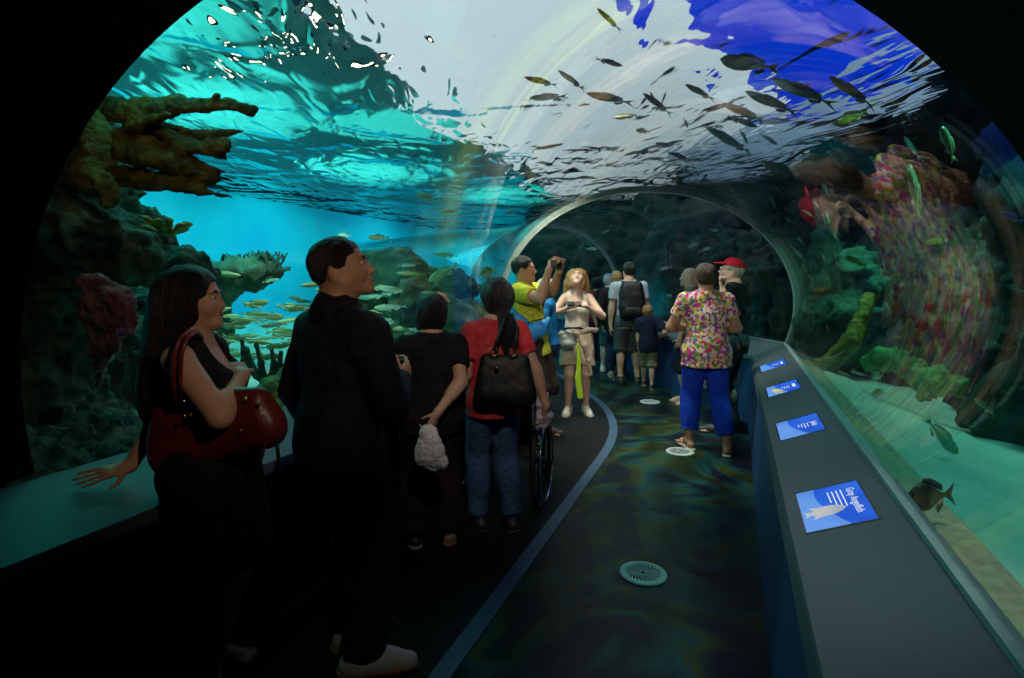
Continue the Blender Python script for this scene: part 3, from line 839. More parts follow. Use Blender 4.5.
def fish_mat(name, back, side, belly, stripe=None, rough=.35, metal=0.0, hscale=.05):
    m, nt, out = nodes_of(name); L = nt.links.new
    tc = nt.nodes.new('ShaderNodeTexCoord'); sp = nt.nodes.new('ShaderNodeSeparateXYZ'); L(tc.outputs['Object'], sp.inputs[0])
    nz = nt.nodes.new('ShaderNodeTexNoise'); nz.inputs['Scale'].default_value = 40; L(tc.outputs['Object'], nz.inputs['Vector'])
    ma = nt.nodes.new('ShaderNodeMath'); ma.operation = 'MULTIPLY_ADD'; ma.inputs[1].default_value = .012; L(nz.outputs['Fac'], ma.inputs[0]); L(sp.outputs['Z'], ma.inputs[2])
    mr = nt.nodes.new('ShaderNodeMapRange'); mr.inputs['From Min'].default_value = -hscale; mr.inputs['From Max'].default_value = hscale
    L(ma.outputs[0], mr.inputs['Value'])
    cr = nt.nodes.new('ShaderNodeValToRGB'); e = cr.color_ramp.elements
    e[0].position = .2; e[0].color = rgba(belly); e[1].position = .85; e[1].color = rgba(back)
    q = e.new(.5); q.color = rgba(side)
    if stripe:
        q = e.new(.6); q.color = rgba(stripe); q = e.new(.68); q.color = rgba(side)
    L(mr.outputs[0], cr.inputs[0])
    b = nt.nodes.new('ShaderNodeBsdfPrincipled'); b.inputs['Roughness'].default_value = rough; b.inputs['Metallic'].default_value = metal
    L(cr.outputs[0], b.inputs['Base Color']); L(b.outputs[0], out.inputs[0]); return m

M['jack'] = fish_mat('olive_jack', (.12, .15, .06), (.42, .46, .20), (.55, .58, .36), hscale=.03)
M['jackdark'] = fish_mat('dark_olive_fish', (.06, .09, .05), (.22, .27, .14), (.36, .40, .26), hscale=.03)
M['silver'] = fish_mat('silver_green_fish', (.16, .34, .26), (.55, .78, .66), (.8, .9, .82), hscale=.02)
M['grunt'] = fish_mat('yellow_striped_grunt', (.30, .34, .12), (.62, .66, .40), (.72, .76, .6), (.65, .55, .05), hscale=.03)
M['gold'] = fish_mat('golden_brown_fish', (.06, .05, .012), (.22, .17, .035), (.30, .24, .07), hscale=.06)
M['tealfish'] = fish_mat('teal_fish', (.02, .26, .22), (.05, .5, .42), (.2, .6, .5), (.4, .5, .1), hscale=.04)
M['yellowfish'] = fish_mat('yellow_fish', (.22, .24, .02), (.46, .46, .05), (.5, .5, .14), hscale=.03)
M['palefish'] = fish_mat('pale_fish', (.30, .32, .16), (.45, .48, .26), (.5, .52, .34), hscale=.03)
M['bluefish'] = fish_mat('blue_fish', (.01, .03, .35), (.02, .08, .6), (.03, .2, .5), hscale=.03)
M['fisheye'] = mat('fish_eye', (.004, .004, .004), (.01, .01, .01), 10, .15)
SHAPES = {'slim': (.155, .11), 'mid': (.25, .14), 'deep': (.62, .17)}
PROTO = {}
def make_fish(head, tail, kind, m, label, cat='fish', name='fish', group=None, small=False, roll=0.0):
    head, tail = Vector(head), Vector(tail)
    L = (head - tail).length
    key = (kind, m, small)
    if key not in PROTO:
        L0 = .25
        a, b = SHAPES[kind]
        PROTO[key] = (L0, fish_mesh_parts(L0, L0 * a, L0 * b, kind))
        for k, me in PROTO[key][1].items():
            if k != '_eye':
                me.materials.clear(); me.materials.append(M['fisheye'] if k == 'eye' else M[m])
    L0, P = PROTO[key]
    x = (head - tail).normalized(); up = Vector((0, 0, 1))
    if abs(x.z) > .93: up = RGT
    y = up.cross(x).normalized(); z = x.cross(y)
    R = Matrix((x, y, z)).transposed().to_4x4() @ Matrix.Rotation(roll, 4, 'X')
    T = Matrix.Translation((head + tail) / 2) @ R @ Matrix.Scale(L / L0, 4)
    if small:
        if 'joined' not in P:
            b = MB()
            for k in ('body', 'tail_fin', 'dorsal_fin', 'anal_fin'):
                b.add([v.co for v in P[k].vertices], [tuple(p.vertices) for p in P[k].polygons])
            P['joined'] = b.mesh(True); P['joined'].materials.append(M[m])
        o = bpy.data.objects.new(name, P['joined']); COL.objects.link(o); o.matrix_world = T
        return tag(o, label, cat, group)
    r = bpy.data.objects.new(name, None); COL.objects.link(r); r.matrix_world = T; r.empty_display_size = .05
    tag(r, label, cat, group)
    for k in ('body', 'tail_fin', 'dorsal_fin', 'anal_fin', 'pectoral_fin'):
        o = bpy.data.objects.new(k, P[k]); COL.objects.link(o); o.parent = r
    for sgn in (1, -1):
        o = bpy.data.objects.new('eye', P['eye']); COL.objects.link(o); o.parent = r
        ex = P['_eye']; o.location = (ex[0], sgn * ex[1], ex[2])
    return r

def top_depth(y): return (2.98 - CAMZ) * FPX / (HY - y)
def top(hx, hy, tx, ty, kind, m, label, dz=0.0, name='jack_fish', **k):
    d = top_depth((hy + ty) / 2) * (1 + dz)
    make_fish(V(hx, hy, d), V(tx, ty, d * 1.02), kind, m, label, 'fish', name, **k)
TOPS = [
 (597, 8, 622, 32, 'slim', 'jackdark', 'dark slender fish alone at the top centre, nose up, against the white water'),
 (623, 66, 594, 58, 'slim', 'jackdark', 'dark fish with its forked tail to the left, below the topmost fish'),
 (558, 70, 586, 91, 'slim', 'jackdark', 'dark slender fish steeply nosing up, tail almost touching the fish to its right'),
 (524, 77, 559, 86, 'slim', 'jackdark', 'upper of the two slim fish farthest left in the bright water'),
 (529, 98, 569, 96, 'slim', 'jack', 'lower of the two slim fish farthest left in the bright water, pale belly'),
 (586, 93, 635, 104, 'slim', 'jackdark', 'long thin fish following the steep one, tail to the right'),
 (643, 93, 673, 116, 'slim', 'jackdark', 'slim fish in the middle of a small tight knot of fish'),
 (614, 118, 639, 115, 'slim', 'jack', 'small plump green fish below the knot of fish'),
 (720, 59, 780, 69, 'mid', 'jack', 'thick bodied olive fish highest on the right, against white streaks'),
 (685, 84, 716, 101, 'slim', 'jackdark', 'thin dark fish sloping down left of the thick bodied olive fish'),
 (771, 78, 838, 107, 'slim', 'jack', 'longest olive fish, sloping down under the blue water'),
 (745, 91, 800, 115, 'slim', 'jackdark', 'long dark fish directly below and left of the longest olive fish'),
 (722, 103, 767, 122, 'slim', 'jack', 'olive fish curving down, third below the thick bodied one'),
 (829, 76, 877, 109, 'slim', 'gold', 'brown fish arching down at the far right edge of the blue water'),
 (834, 124, 869, 111, 'mid', 'gold', 'deep bodied fish with raised forked tail, over the pale blue edge'),
 (758, 127, 725, 116, 'slim', 'jackdark', 'small slim fish pointing right, over the grey rippled water'),
 (706, 127, 745, 148, 'slim', 'jackdark', 'upper of two overlapping thin fish over the grey rippled water'),
 (716, 135, 752, 153, 'slim', 'jack', 'lower of two overlapping thin fish over the grey rippled water'),
 (748, 144, 739, 128, 'slim', 'tealfish', 'tiny teal fish hanging upright right of the overlapping pair'),
 (778, 145, 759, 133, 'slim', 'tealfish', 'tiny teal fish just below the lower edge of the blue ripples'),
 (688, 127, 683, 118, 'mid', 'jackdark', 'tiny dark fish seen end on right of the knot of fish'),
 (636, 130, 650, 132, 'mid', 'jackdark', 'tiny round dark fish under the knot of fish'),
 (650, 92, 657, 104, 'slim', 'jackdark', 'small dark fish at the upper left of the knot of fish'),
 (666, 92, 660, 108, 'slim', 'jackdark', 'small dark fish at the upper right of the knot of fish'),
 (641, 104, 648, 96, 'slim', 'jackdark', 'small dark fish on the left flank of the knot of fish'),
 (655, 143, 675, 147, 'slim', 'jackdark', 'thin dark fish low over the glittering ripples'),
 (668, 152, 692, 161, 'slim', 'jackdark', 'lowest thin dark fish over the glittering ripples'),
]
for i, t in enumerate(TOPS):
    top(*t[:6], t[6], dz=RNG.uniform(-.03, .05))
def free(hx, hy, tx, ty, d, kind, m, label, name, **k):
    make_fish(V(hx, hy, d), V(tx, ty, d), kind, m, label, 'fish', name, **k)
# right hand tank
free(908, 497, 955, 494, 1.74, 'deep', 'gold', 'golden brown deep bodied fish close to the glass over the pale ledge', 'chub_fish')
free(958, 454, 924, 416, 3.1, 'mid', 'tealfish', 'bright teal fish nosing down over the turquoise sand', 'parrot_fish')
free(975, 398, 995, 415, 3.4, 'mid', 'jackdark', 'faint dark fish over the shaded end of the sand', 'reef_fish')
free(942, 126, 955, 163, 2.7, 'mid', 'palefish', 'pale fish facing the glass high on the right beside the black arch', 'snapper_fish')
free(910, 164, 921, 226, 3.1, 'slim', 'palefish', 'thin pale fish hanging upright over the dark reef', 'trumpet_fish')
free(904, 136, 921, 160, 3.4, 'slim', 'silver', 'slim silver green fish above the upright pale fish', 'reef_fish')
free(924, 243, 948, 240, 3.0, 'mid', 'yellowfish', 'leaf shaped yellow fish in the middle of the dark reef', 'reef_fish')
free(845, 256, 867, 267, 3.9, 'mid', 'yellowfish', 'small yellow fish above the teal coral rock', 'reef_fish')
free(1000, 212, 1024, 222, 2.4, 'mid', 'bluefish', 'glowing blue fish at the right edge of the picture', 'reef_fish')
free(947, 268, 952, 281, 2.9, 'mid', 'yellowfish', 'small yellow fish tail up below the leaf shaped one', 'reef_fish')
free(936, 340, 941, 356, 3.2, 'mid', 'yellowfish', 'small yellow fish above the bright green coral', 'reef_fish')
free(871, 377, 884, 375, 3.9, 'deep', 'palefish', 'upper of two round pale fish in front of the dark reef', 'butterfly_fish')
free(872, 394, 884, 391, 3.9, 'deep', 'palefish', 'lower of two round pale fish in front of the dark reef', 'butterfly_fish')
free(886, 302, 891, 314, 3.6, 'mid', 'silver', 'small silver fish hanging in the dark left of the green coral', 'reef_fish')
free(826, 142, 846, 154, 4.6, 'slim', 'tealfish', 'upper of three teal fish below the pale blue edge', 'reef_fish')
free(834, 132, 846, 160, 4.3, 'slim', 'tealfish', 'middle of three teal fish below the pale blue edge, steeply tilted', 'reef_fish')
free(830, 154, 842, 168, 4.4, 'slim', 'tealfish', 'lowest of three teal fish below the pale blue edge', 'reef_fish')
free(762, 162, 800, 178, 5.6, 'mid', 'palefish', 'large pale fish in the murky water above the joint ring', 'grouper_fish')
free(900, 158, 916, 190, 3.0, 'slim', 'gold', 'slim brown fish in the gloom left of the upright pale fish', 'reef_fish')
free(1006, 285, 1024, 292, 2.2, 'mid', 'tealfish', 'teal tipped fish cut by the right edge of the picture', 'reef_fish')
random.seed(21)
for i in range(34):
    x, y = random.uniform(768, 838), random.uniform(182, 330)
    if (x - 735) ** 2 / 62 ** 2 + (y - 300) ** 2 / 90 ** 2 < 1.1: x += 30
    a = random.uniform(.5, 1.3); l = random.uniform(9, 17)
    d = random.uniform(4.9, 6.3)
    free(x, y, x + l * math.cos(a), y + l * math.sin(a) , d, 'slim', 'silver', 'small silver green fish in the loose school above the teal coral rock', 'school_fish', group='silver school right of the joint ring', small=True)
for i in range(14):
    x, y = random.uniform(590, 770), random.uniform(222, 320)
    l = random.uniform(8, 15) * random.choice((1, -1)); d = random.uniform(11.2, 11.9)
    if (V(x, y, d) - Vector((-1, 9.5, 1.2))).length < 1: continue
    free(x, y, x + l, y + random.uniform(-5, 5), random.uniform(9.3, 9.9), 'mid', 'silver', 'small dim fish in the dark water beyond the far tunnel bend', 'school_fish', group='dim fish beyond the bend', small=True)
# left hand tank: school low behind the woman, school right of the tall man
random.seed(5)
for i in range(58):
    x = random.uniform(208, 318); y = random.gauss(325, 26)
    d = random.uniform(4.9, 5.6); l = random.uniform(16, 34) * random.choice((1, 1, -1)); y2 = y + random.uniform(-5, 5)
    free(x, y, x - l, y2, d, random.choice(('slim', 'slim', 'mid')), random.choice(('silver', 'grunt', 'grunt', 'jack')),
         'fish in the dense school swimming between the long haired woman and the tall man', 'school_fish', group='school between the two people at the left', small=(l < 24 and l > -24))
for i in range(44):
    x = random.uniform(338, 440); y = random.gauss(305, 32)
    d = random.uniform(5.9, 7.0); l = random.uniform(14, 34) * random.choice((1, -1)); y2 = y + random.uniform(-4, 4)
    free(x, y, x - l, y2, d, random.choice(('slim', 'slim', 'mid')), random.choice(('silver', 'grunt', 'jack')),
         'fish in the school in front of the reef mounds right of the tall man', 'school_fish', group='school in front of the reef mounds', small=(abs(l) < 24))
free(428, 281, 459, 264, 6.1, 'mid', 'grunt', 'large pale fish nosing down in front of the reef mound above the short haired woman', 'hog_fish')
free(480, 275, 497, 270, 6.7, 'deep', 'grunt', 'yellow striped fish left of the man in the yellow shirt', 'sergeant_fish')
free(493, 281, 505, 276, 6.9, 'mid', 'yellowfish', 'small orange yellow fish touching the back of the man in yellow', 'reef_fish')
free(392, 250, 416, 248, 7.2, 'slim', 'jackdark', 'dark fish just above the dark mossy reef mound', 'reef_fish')
free(338, 234, 352, 236, 6.0, 'mid', 'silver', 'pale little fish above the head of the tall man', 'reef_fish')
free(368, 237, 390, 238, 6.5, 'mid', 'jackdark', 'grey fish in open water right of the tall man\'s head', 'reef_fish')
free(415, 194, 438, 200, 6.6, 'mid', 'palefish', 'pale fish just under the water surface, left of centre', 'reef_fish')
free(505, 213, 519, 211, 7.6, 'mid', 'silver', 'bright speck like fish near the surface left of the joint ring', 'reef_fish')
free(532, 224, 548, 226, 8.4, 'mid', 'palefish', 'pale fish right above the top left of the joint ring', 'reef_fish')
free(440, 213, 460, 210, 7.2, 'slim', 'jackdark', 'thin dark fish in open water above the reef mound', 'reef_fish')
# ------------------------------------------------------------------ people
def skin(name, c): return mat(name, [x * .86 for x in c], c, 14, .5, .15, 120, spec=.35)
def cloth(name, c, c2=None, rough=.85, scale=26, **k): return mat(name, c, c2 or [min(1, x * 1.3 + .002) for x in c], scale, rough, .35, 240, spec=.2, **k)
M['skin'] = skin('skin_light', (.56, .33, .22)); M['skin_tan'] = skin('skin_tan', (.46, .25, .15)); M['skin_pale'] = skin('skin_pale', (.66, .43, .33))
M['hair_black'] = mat('hair_black', (.004, .004, .004), (.016, .013, .012), 30, .42, .7, 60, stretch=(5, 5, .5), spec=.4)
M['hair_brown'] = mat('hair_brown', (.03, .016, .008), (.07, .04, .02), 30, .45, .7, 60, stretch=(5, 5, .5))
M['hair_blonde'] = mat('hair_blonde', (.34, .17, .05), (.62, .36, .12), 26, .45, .8, 60, stretch=(5, 5, .5))
M['hair_grey'] = mat('hair_grey', (.30, .30, .29), (.5, .5, .48), 26, .5, .7, 60, stretch=(5, 5, .5))
M['hair_sandy'] = mat('hair_sandy', (.22, .13, .05), (.42, .27, .11), 26, .45, .7, 60, stretch=(5, 5, .5))
M['lips'] = mat('lips', (.30, .06, .06), (.36, .09, .08), 20, .35)
M['eyewhite'] = mat('eye_white', (.62, .6, .57), (.66, .64, .6), 10, .2)
M['iris'] = mat('dark_iris', (.012, .008, .006), (.02, .012, .01), 10, .15)
M['c_black'] = cloth('black_cloth', (.006, .006, .007), (.014, .014, .016))
M['c_jacket'] = cloth('dark_navy_jacket', (.007, .008, .012), (.014, .016, .024), .7)
M['c_trouser'] = cloth('charcoal_trousers', (.008, .008, .010), (.016, .016, .02))
M['c_plum'] = cloth('dark_plum_trousers', (.012, .006, .012), (.022, .012, .022))
M['c_red'] = cloth('coral_red_tee', (.50, .035, .045), (.64, .06, .07))
M['c_jeans'] = cloth('blue_jeans', (.03, .07, .16), (.07, .14, .27), scale=40)
M['c_darkjeans'] = cloth('dark_blue_jeans', (.01, .02, .05), (.02, .04, .09), scale=40)
M['c_yellow'] = cloth('lime_yellow_tee', (.40, .44, .03), (.52, .56, .05))
M['c_darkshorts'] = cloth('dark_brown_shorts', (.022, .015, .013), (.035, .026, .022))
M['c_blue'] = cloth('azure_blue_cloth', (.012, .16, .42), (.02, .25, .56))
M['c_beige'] = cloth('beige_cloth', (.46, .38, .27), (.60, .51, .38))
M['c_cream'] = cloth('cream_cloth', (.58, .53, .44), (.70, .65, .56))
M['c_greytee'] = cloth('pale_grey_tee', (.30, .36, .40), (.40, .46, .5))
M['c_greyshort'] = cloth('grey_shorts', (.06, .075, .08), (.10, .12, .125))
M['c_navy'] = cloth('navy_tee', (.008, .012, .03), (.014, .02, .045))
M['c_khaki'] = cloth('khaki_shorts', (.16, .16, .09), (.24, .24, .14))
M['c_royal'] = cloth('royal_blue_trousers', (.006, .045, .50), (.012, .075, .66))
M['c_darkred'] = cloth('dark_red_top', (.28, .012, .03), (.36, .02, .04))
M['c_plaid'] = cloth('grey_green_skirt', (.05, .075, .07), (.12, .15, .14), scale=18)
M['c_capred'] = cloth('red_cap', (.55, .012, .03), (.66, .02, .04))
M['c_white'] = cloth('white_cloth', (.62, .63, .62), (.75, .76, .74))
M['shoe_white'] = mat('white_trainer', (.52, .53, .45), (.68, .69, .6), 18, .55, .2, 80)
M['shoe_dark'] = mat('dark_shoe', (.02, .018, .017), (.035, .03, .028), 18, .5, .2, 80)
M['shoe_tan'] = mat('tan_shoe', (.25, .16, .09), (.36, .24, .14), 18, .5, .2, 80)
M['sole_white'] = mat('pale_rubber_sole', (.42, .40, .33), (.5, .48, .4), 20, .6)
M['sole_orange'] = mat('orange_rubber_sole', (.30, .15, .06), (.38, .2, .09), 20, .6)
M['steel'] = mat('polished_metal', (.5, .5, .5), (.6, .6, .6), 20, .2, metal=1.0)
M['brass'] = mat('brass_fitting', (.75, .52, .2), (.85, .62, .28), 20, .22, metal=1.0)

def floral():
    m, nt, out = nodes_of('floral_blouse'); L = nt.links.new
    tc = nt.nodes.new('ShaderNodeTexCoord')
    nz = nt.nodes.new('ShaderNodeTexNoise'); nz.inputs['Scale'].default_value = 28; L(tc.outputs['Object'], nz.inputs['Vector'])
    mixv = nt.nodes.new('ShaderNodeMix'); mixv.data_type = 'VECTOR'; mixv.inputs[0].default_value = .035
    L(tc.outputs['Object'], mixv.inputs[4]); L(nz.outputs['Color'], mixv.inputs[5])
    v = nt.nodes.new('ShaderNodeTexVoronoi'); v.inputs['Scale'].default_value = 46; L(mixv.outputs[1], v.inputs['Vector'])
    sp = nt.nodes.new('ShaderNodeSeparateColor'); L(v.outputs['Color'], sp.inputs[0])
    cr = nt.nodes.new('ShaderNodeValToRGB'); cr.color_ramp.interpolation = 'CONSTANT'; e = cr.color_ramp.elements
    cols = [(.72, .62, .52), (.50, .03, .22), (.60, .52, .04), (.28, .05, .32), (.66, .40, .48), (.14, .30, .05), (.66, .05, .10), (.66, .6, .22), (.10, .16, .42), (.70, .66, .55)]
    e[0].position = 0; e[0].color = rgba(cols[0]); e[1].position = .1; e[1].color = rgba(cols[1])
    for i in range(2, 10):
        q = e.new(i / 10); q.color = rgba(cols[i])
    L(sp.outputs[0], cr.inputs[0])
    b = nt.nodes.new('ShaderNodeBsdfPrincipled'); b.inputs['Roughness'].default_value = .8; b.inputs['Specular IOR Level'].default_value = .2
    L(cr.outputs[0], b.inputs['Base Color']); L(b.outputs[0], out.inputs[0]); return m
M['c_floral'] = floral()

def ik(a, c, l1, l2, hint):
    a, c, hint = Vector(a), Vector(c), Vector(hint)
    d = c - a; L = d.length
    if L > (l1 + l2) * .998:
        c = a + d * ((l1 + l2) * .998 / L); d = c - a; L = d.length
    L = max(L, abs(l1 - l2) + .01)
    x = (l1*l1 - l2*l2 + L*L) / (2 * L); h = math.sqrt(max(l1*l1 - x*x, 0))
    u = d.normalized(); n = hint - u * hint.dot(u)
    if n.length < 1e-4: n = Vector((0, 1, 0)) - u * u.y
    return a + u * x + n.normalized() * h, c

class Person:
    def __init__(s, loc, face, H, label, sex='m', bulk=1.0, lean=0.0, side=0.0, twist=0.0, vox=.009, group=None, head=None, skin='skin', shift=(0, 0), name='person', hk=1.08, sw=1.0, sz=.805):
        s.H, s.sex, s.bulk, s.vox, s.skinm = H, sex, bulk, vox, skin
        d = RGT * face[0] + FWD * face[1]; d.normalize()
        s.rz = math.atan2(-d.x, d.y)
        s.root = empty(name, (loc[0], loc[1], loc[2] if len(loc) > 2 else 0), s.rz)
        tag(s.root, label, 'person', group)
        s.M = Matrix.Translation(s.root.location) @ Matrix.Rotation(s.rz, 4, 'Z'); s.Mi = s.M.inverted()
        h = H
        pel = Vector((0, 0, .53 * h)); s.pel = pel + Vector((shift[0], shift[1], 0))
        R = Matrix.Rotation(-lean, 4, 'X') @ Matrix.Rotation(side, 4, 'Y') @ Matrix.Rotation(twist, 4, 'Z')
        s.T = Matrix.Translation(s.pel) @ R @ Matrix.Translation(-pel)      # torso transform
        fem = sex == 'f'
        s.sx = (.098 if fem else .112) * h * (1 + (bulk - 1) * .4) * sw; s.hx = .05 * h
        s.S = {q: s.T @ Vector((q * s.sx, 0, sz * h)) for q in (-1, 1)}
        s.hip = {q: s.pel + Vector((q * s.hx, 0, -.01 * h)) for q in (-1, 1)}
        s.neck = s.T @ Vector((0, -.008 * h, .84 * h))
        s.hs = (h * .128 / .225 if H > 1.3 else h * .155 / .225) * hk; s.hk = hk; s.szr = sz
        hy, hp, hr = head or (0, 0, 0)
        hc = s.neck + (s.T.to_3x3() @ Vector((0, .012 * h, .088 * h * hk ** .5 if H > 1.3 else .075 * h)))
        s.HR = (s.T.to_3x3() if not head else Matrix.Identity(3)) @ (Matrix.Rotation(hy, 3, 'Z') @ Matrix.Rotation(hp, 3, 'X') @ Matrix.Rotation(hr, 3, 'Y'))
        s.HM = Matrix.Translation(hc) @ s.HR.to_4x4() @ Matrix.Scale(s.hs, 4)
        s.arm = {}; s.leg = {}; s.hands = {}
        s.la, s.lf = .172 * h, .152 * h; s.lt, s.lc = .245 * h, .245 * h
    def L(s, px, py, d): return s.Mi @ V(px, py, d)
    def hp(s, p): return s.HM @ Vector(p)
    def set_arm(s, q, wrist, hint, hdir=None, n=None, curl=.5, spread=.0):
        e, w = ik(s.S[q], wrist, s.la, s.lf, hint)
        s.arm[q] = (e, w)
        d = Vector(hdir) if hdir is not None else (w - e); d.normalize()
        nn = Vector(n) if n is not None else Vector((-q, 0, 0)); nn = (nn - d * nn.dot(d)).normalized()
        s.hands[q] = (d, nn, curl, spread)
    def set_leg(s, q, x, y, yaw=0.0, z=0.0, pitch=0.0, hint=(0, 1, 0)):
        a = Vector((x, y, .045 * s.H + z))
        k, a = ik(s.hip[q], a, s.lt, s.lc, hint)
        f = Matrix.Rotation(yaw, 3, 'Z') @ Matrix.Rotation(pitch, 3, 'X') @ Vector((0, 1, 0))
        s.leg[q] = (k, a, f)
    # ---- flesh
    def torso(s, g, e, k=.05):
        h, b = s.H, s.bulk; T = s.T; t = lambda x, y, z: tuple(T @ Vector((x * h, y * h, z * h)))
        R = T.to_3x3(); fem = s.sex == 'f'
        g.ell(t(0, -.008, .525), ((.098 if fem else .092) * h * b + e, .068 * h * b + e, .075 * h + e), R, k)
        g.ell(t(0, .004, .61), ((.078 if fem else .086) * h * b + e, .062 * h * b ** 1.5 + e, .09 * h + e), R, k)
        g.ell(t(0, .002, .715), ((.084 if fem else .096) * h * (1 + (b - 1) * .7) + e, .062 * h * (1 + (b - 1) * .7) + e, .105 * h + e), R, k)
        g.cone(t(-.075 if fem else -.088, -.004, s.szr - .009), t(.075 if fem else .088, -.004, s.szr - .009), .036 * h + e, .036 * h + e, k)
        g.cone(t(-.055, -.01, .812), t(0, -.012, .845), .026 * h + e * .7, .032 * h + e * .7, k).cone(t(.055, -.01, .812), t(0, -.012, .845), .026 * h + e * .7, .032 * h + e * .7, k)
        if fem:
            for q in (-1, 1): g.ell(t(q * .04, .048, .725), (.042 * h + e, .038 * h + e, .04 * h + e), R, .03)
        else:
            for q in (-1, 1): g.ell(t(q * .043, .036, .745), (.05 * h + e, .03 * h + e, .04 * h + e), R, .03)
    def arm_prims(s, g, q, e, upto=2.0, k=.02, taper=1.0):
        h, b = s.H, 1 + (s.bulk - 1) * .8
        if q not in s.arm: return
        S, (E, W) = s.S[q], s.arm[q]
        m = .86 if s.sex == 'f' else 1.0
        r0, r1, r2 = .034 * h * b * m + e, .0265 * h * b * m + e, .0165 * h * b * m + e
        if upto <= 1:
            t = upto; P = S + (E - S) * t
            g.cone(tuple(S), tuple(P), r0 + .003, (r0 + (r1 - r0) * t) * taper, k, flat_b=True)
        else:
            g.cone(tuple(S), tuple(E), r0, r1, k)
            t = min(1, upto - 1); P = E + (W - E) * t
            Mi = E + (W - E) * .28
            if e < .001: g.ell(tuple(Mi), (r1 * 1.03, r1 * 1.03, .05 * h), rot_to(W - E), .03)
            g.cone(tuple(E), tuple(P), r1, (r1 + (r2 - r1) * t) * (taper if upto < 2 else 1), k, flat_b=(e > .001))
    def leg_prims(s, g, q, e, upto=2.0, k=.03, flare=0.0, r_end=None):
        h, b = s.H, s.bulk; kn, a, f = s.leg[q]; hp = s.hip[q]
        r0, r1, r2 = .053 * h * b + e, .035 * h * b ** .6 + e, .0205 * h * b ** .4 + e
        if upto <= 1:
            P = hp + (kn - hp) * upto
            g.cone(tuple(hp), tuple(P), r0, r0 + (r1 - r0) * upto + flare, k, flat_b=True)
        else:
            g.cone(tuple(hp), tuple(kn), r0, r1 + flare * .5, k)
            t = min(1, upto - 1); P = kn + (a - kn) * t
            if e < .001:
                c = kn + (a - kn) * .3 - Vector((f.x, f.y, 0)) * .012 * h
                g.ell(tuple(c), (.031 * h * b ** .6, .034 * h * b ** .6, .085 * h), rot_to(a - kn), .04)
                g.cone(tuple(kn), tuple(P), r1 * .92, r2, k)
            else:
                g.cone(tuple(kn), tuple(P), r1 + flare * .5, (r1 + (r2 - r1) * t * .55) + flare, k, flat_b=True)
                if t > .5:
                    c = kn + (a - kn) * .3 - Vector((f.x, f.y, 0)) * .012 * h
                    g.ell(tuple(c), (.031 * h * b ** .6 + e + .006, .034 * h * b ** .6 + e + .008, .085 * h + e), rot_to(a - kn), .04)
    def head_prims(s, g):
        hp, hs, R = s.hp, s.hs, s.HR
        E = lambda c, r, k=.02, **kw: g.ell(tuple(hp(c)), tuple(x * hs for x in r), kw.pop('rot', R), k * hs, **kw)
        Cn = lambda a, b, ra, rb, k=.02, **kw: g.cone(tuple(hp(a)), tuple(hp(b)), ra * hs, rb * hs, k * hs, **kw)
        fem = s.sex == 'f'
        E((0, -.014, .035), (.073, .092, .078)); E((0, .028, -.012), (.062, .062, .082), .03)
        for q in (-1, 1):
            Cn((q * .050, .0, -.055), (q * .012, .070, -.094), .017 if fem else .021, .015, .03)
            E((q * .036, .060, -.034), (.024, .022, .024), .03)
            E((q * .030, .080, .020), (.024, .010, .007), .014)
            E((q * .032, .092, .000), (.014, .010, .009), .012, sub=True)
            E((q * .0105, .094, -.037), (.008, .009, .007), .008)
            E((q * .074, -.012, -.008), (.008, .020, .031), .008, rot=R @ Matrix.Rotation(q * .35, 3, 'Z'))
        E((0, .076, -.093), (.020, .014, .016), .02)
        Cn((0, .086, .006), (0, .101 if fem else .105, -.034), .0075, .0105, .012)
        E((0, .084, -.062), (.022, .010, .017), .014)
        Cn((0, -.022, -.03), s.HM.inverted() @ s.neck, .050 if fem else .058, .050 if fem else .060, .05)
    def hand_prims(s, g, q):
        h = s.H; hl = .104 * h; E, W = s.arm[q]; d, n, curl, spread = s.hands[q]
        side = d.cross(n)                     # toward one edge of the palm
        th = 1 if side.dot(Vector((0, 0, 1))) >= 0 else -1
        if abs(side.z) < .35: th = 1 if side.dot(Vector((-q, 0, 0))) > 0 else -1
        R = Matrix((side, d, n)).transposed()
        g.cone(tuple(W), tuple(W + d * hl * .12), .0165 * h, .0165 * h, .015, sq=(tuple(n), .8))
        g.ell(tuple(W + d * hl * .32), (hl * .215, hl * .27, hl * .085), R, .012)
        g.ell(tuple(W + d * hl * .46), (hl * .205, hl * .12, hl * .075), R, .012)
        fr = .0455 * hl
        for i, ln in enumerate((.36, .42, .45, .40)):
            off = (i - 1.5) * .128 * hl * -th * -1
            idx = (3 - i) if th > 0 else i
            ln = (.40, .45, .42, .33)[3 - i if th > 0 else i] if False else ln
            p = W + d * hl * (.52 + (.02 if i in (1, 2) else 0)) + side * ((i - 1.5) * .125 * hl * th)
            a = 0.0; dd = (d + side * ((i - 1.5) * (.05 + spread) * th)).normalized()
            ax = dd.cross(n).normalized()
            for sgm, fr_ in zip((.44, .32, .26), (1.0, .92, .8)):
                a += curl * (.75 if sgm > .4 else 1.0)
                v = Matrix.Rotation(a, 3, ax) @ dd
                p2 = p + v * (hl * ln * sgm * 1.12)
                g.cone(tuple(p), tuple(p2), fr * fr_, fr * fr_ * .92, .004)
                p = p2
        b = W + d * hl * .16 + side * (th * .15 * hl) + n * .02 * hl
        v = (d * .62 + side * (th * .72) + n * .30).normalized(); p2 = b + v * hl * .24
        g.cone(tuple(b), tuple(p2), fr * 1.45, fr * 1.15, .01)
        v2 = (v * .8 + d * .5 + n * curl * .6).normalized()
        g.cone(tuple(p2), tuple(p2 + v2 * hl * .2), fr * 1.12, fr * .9, .005)
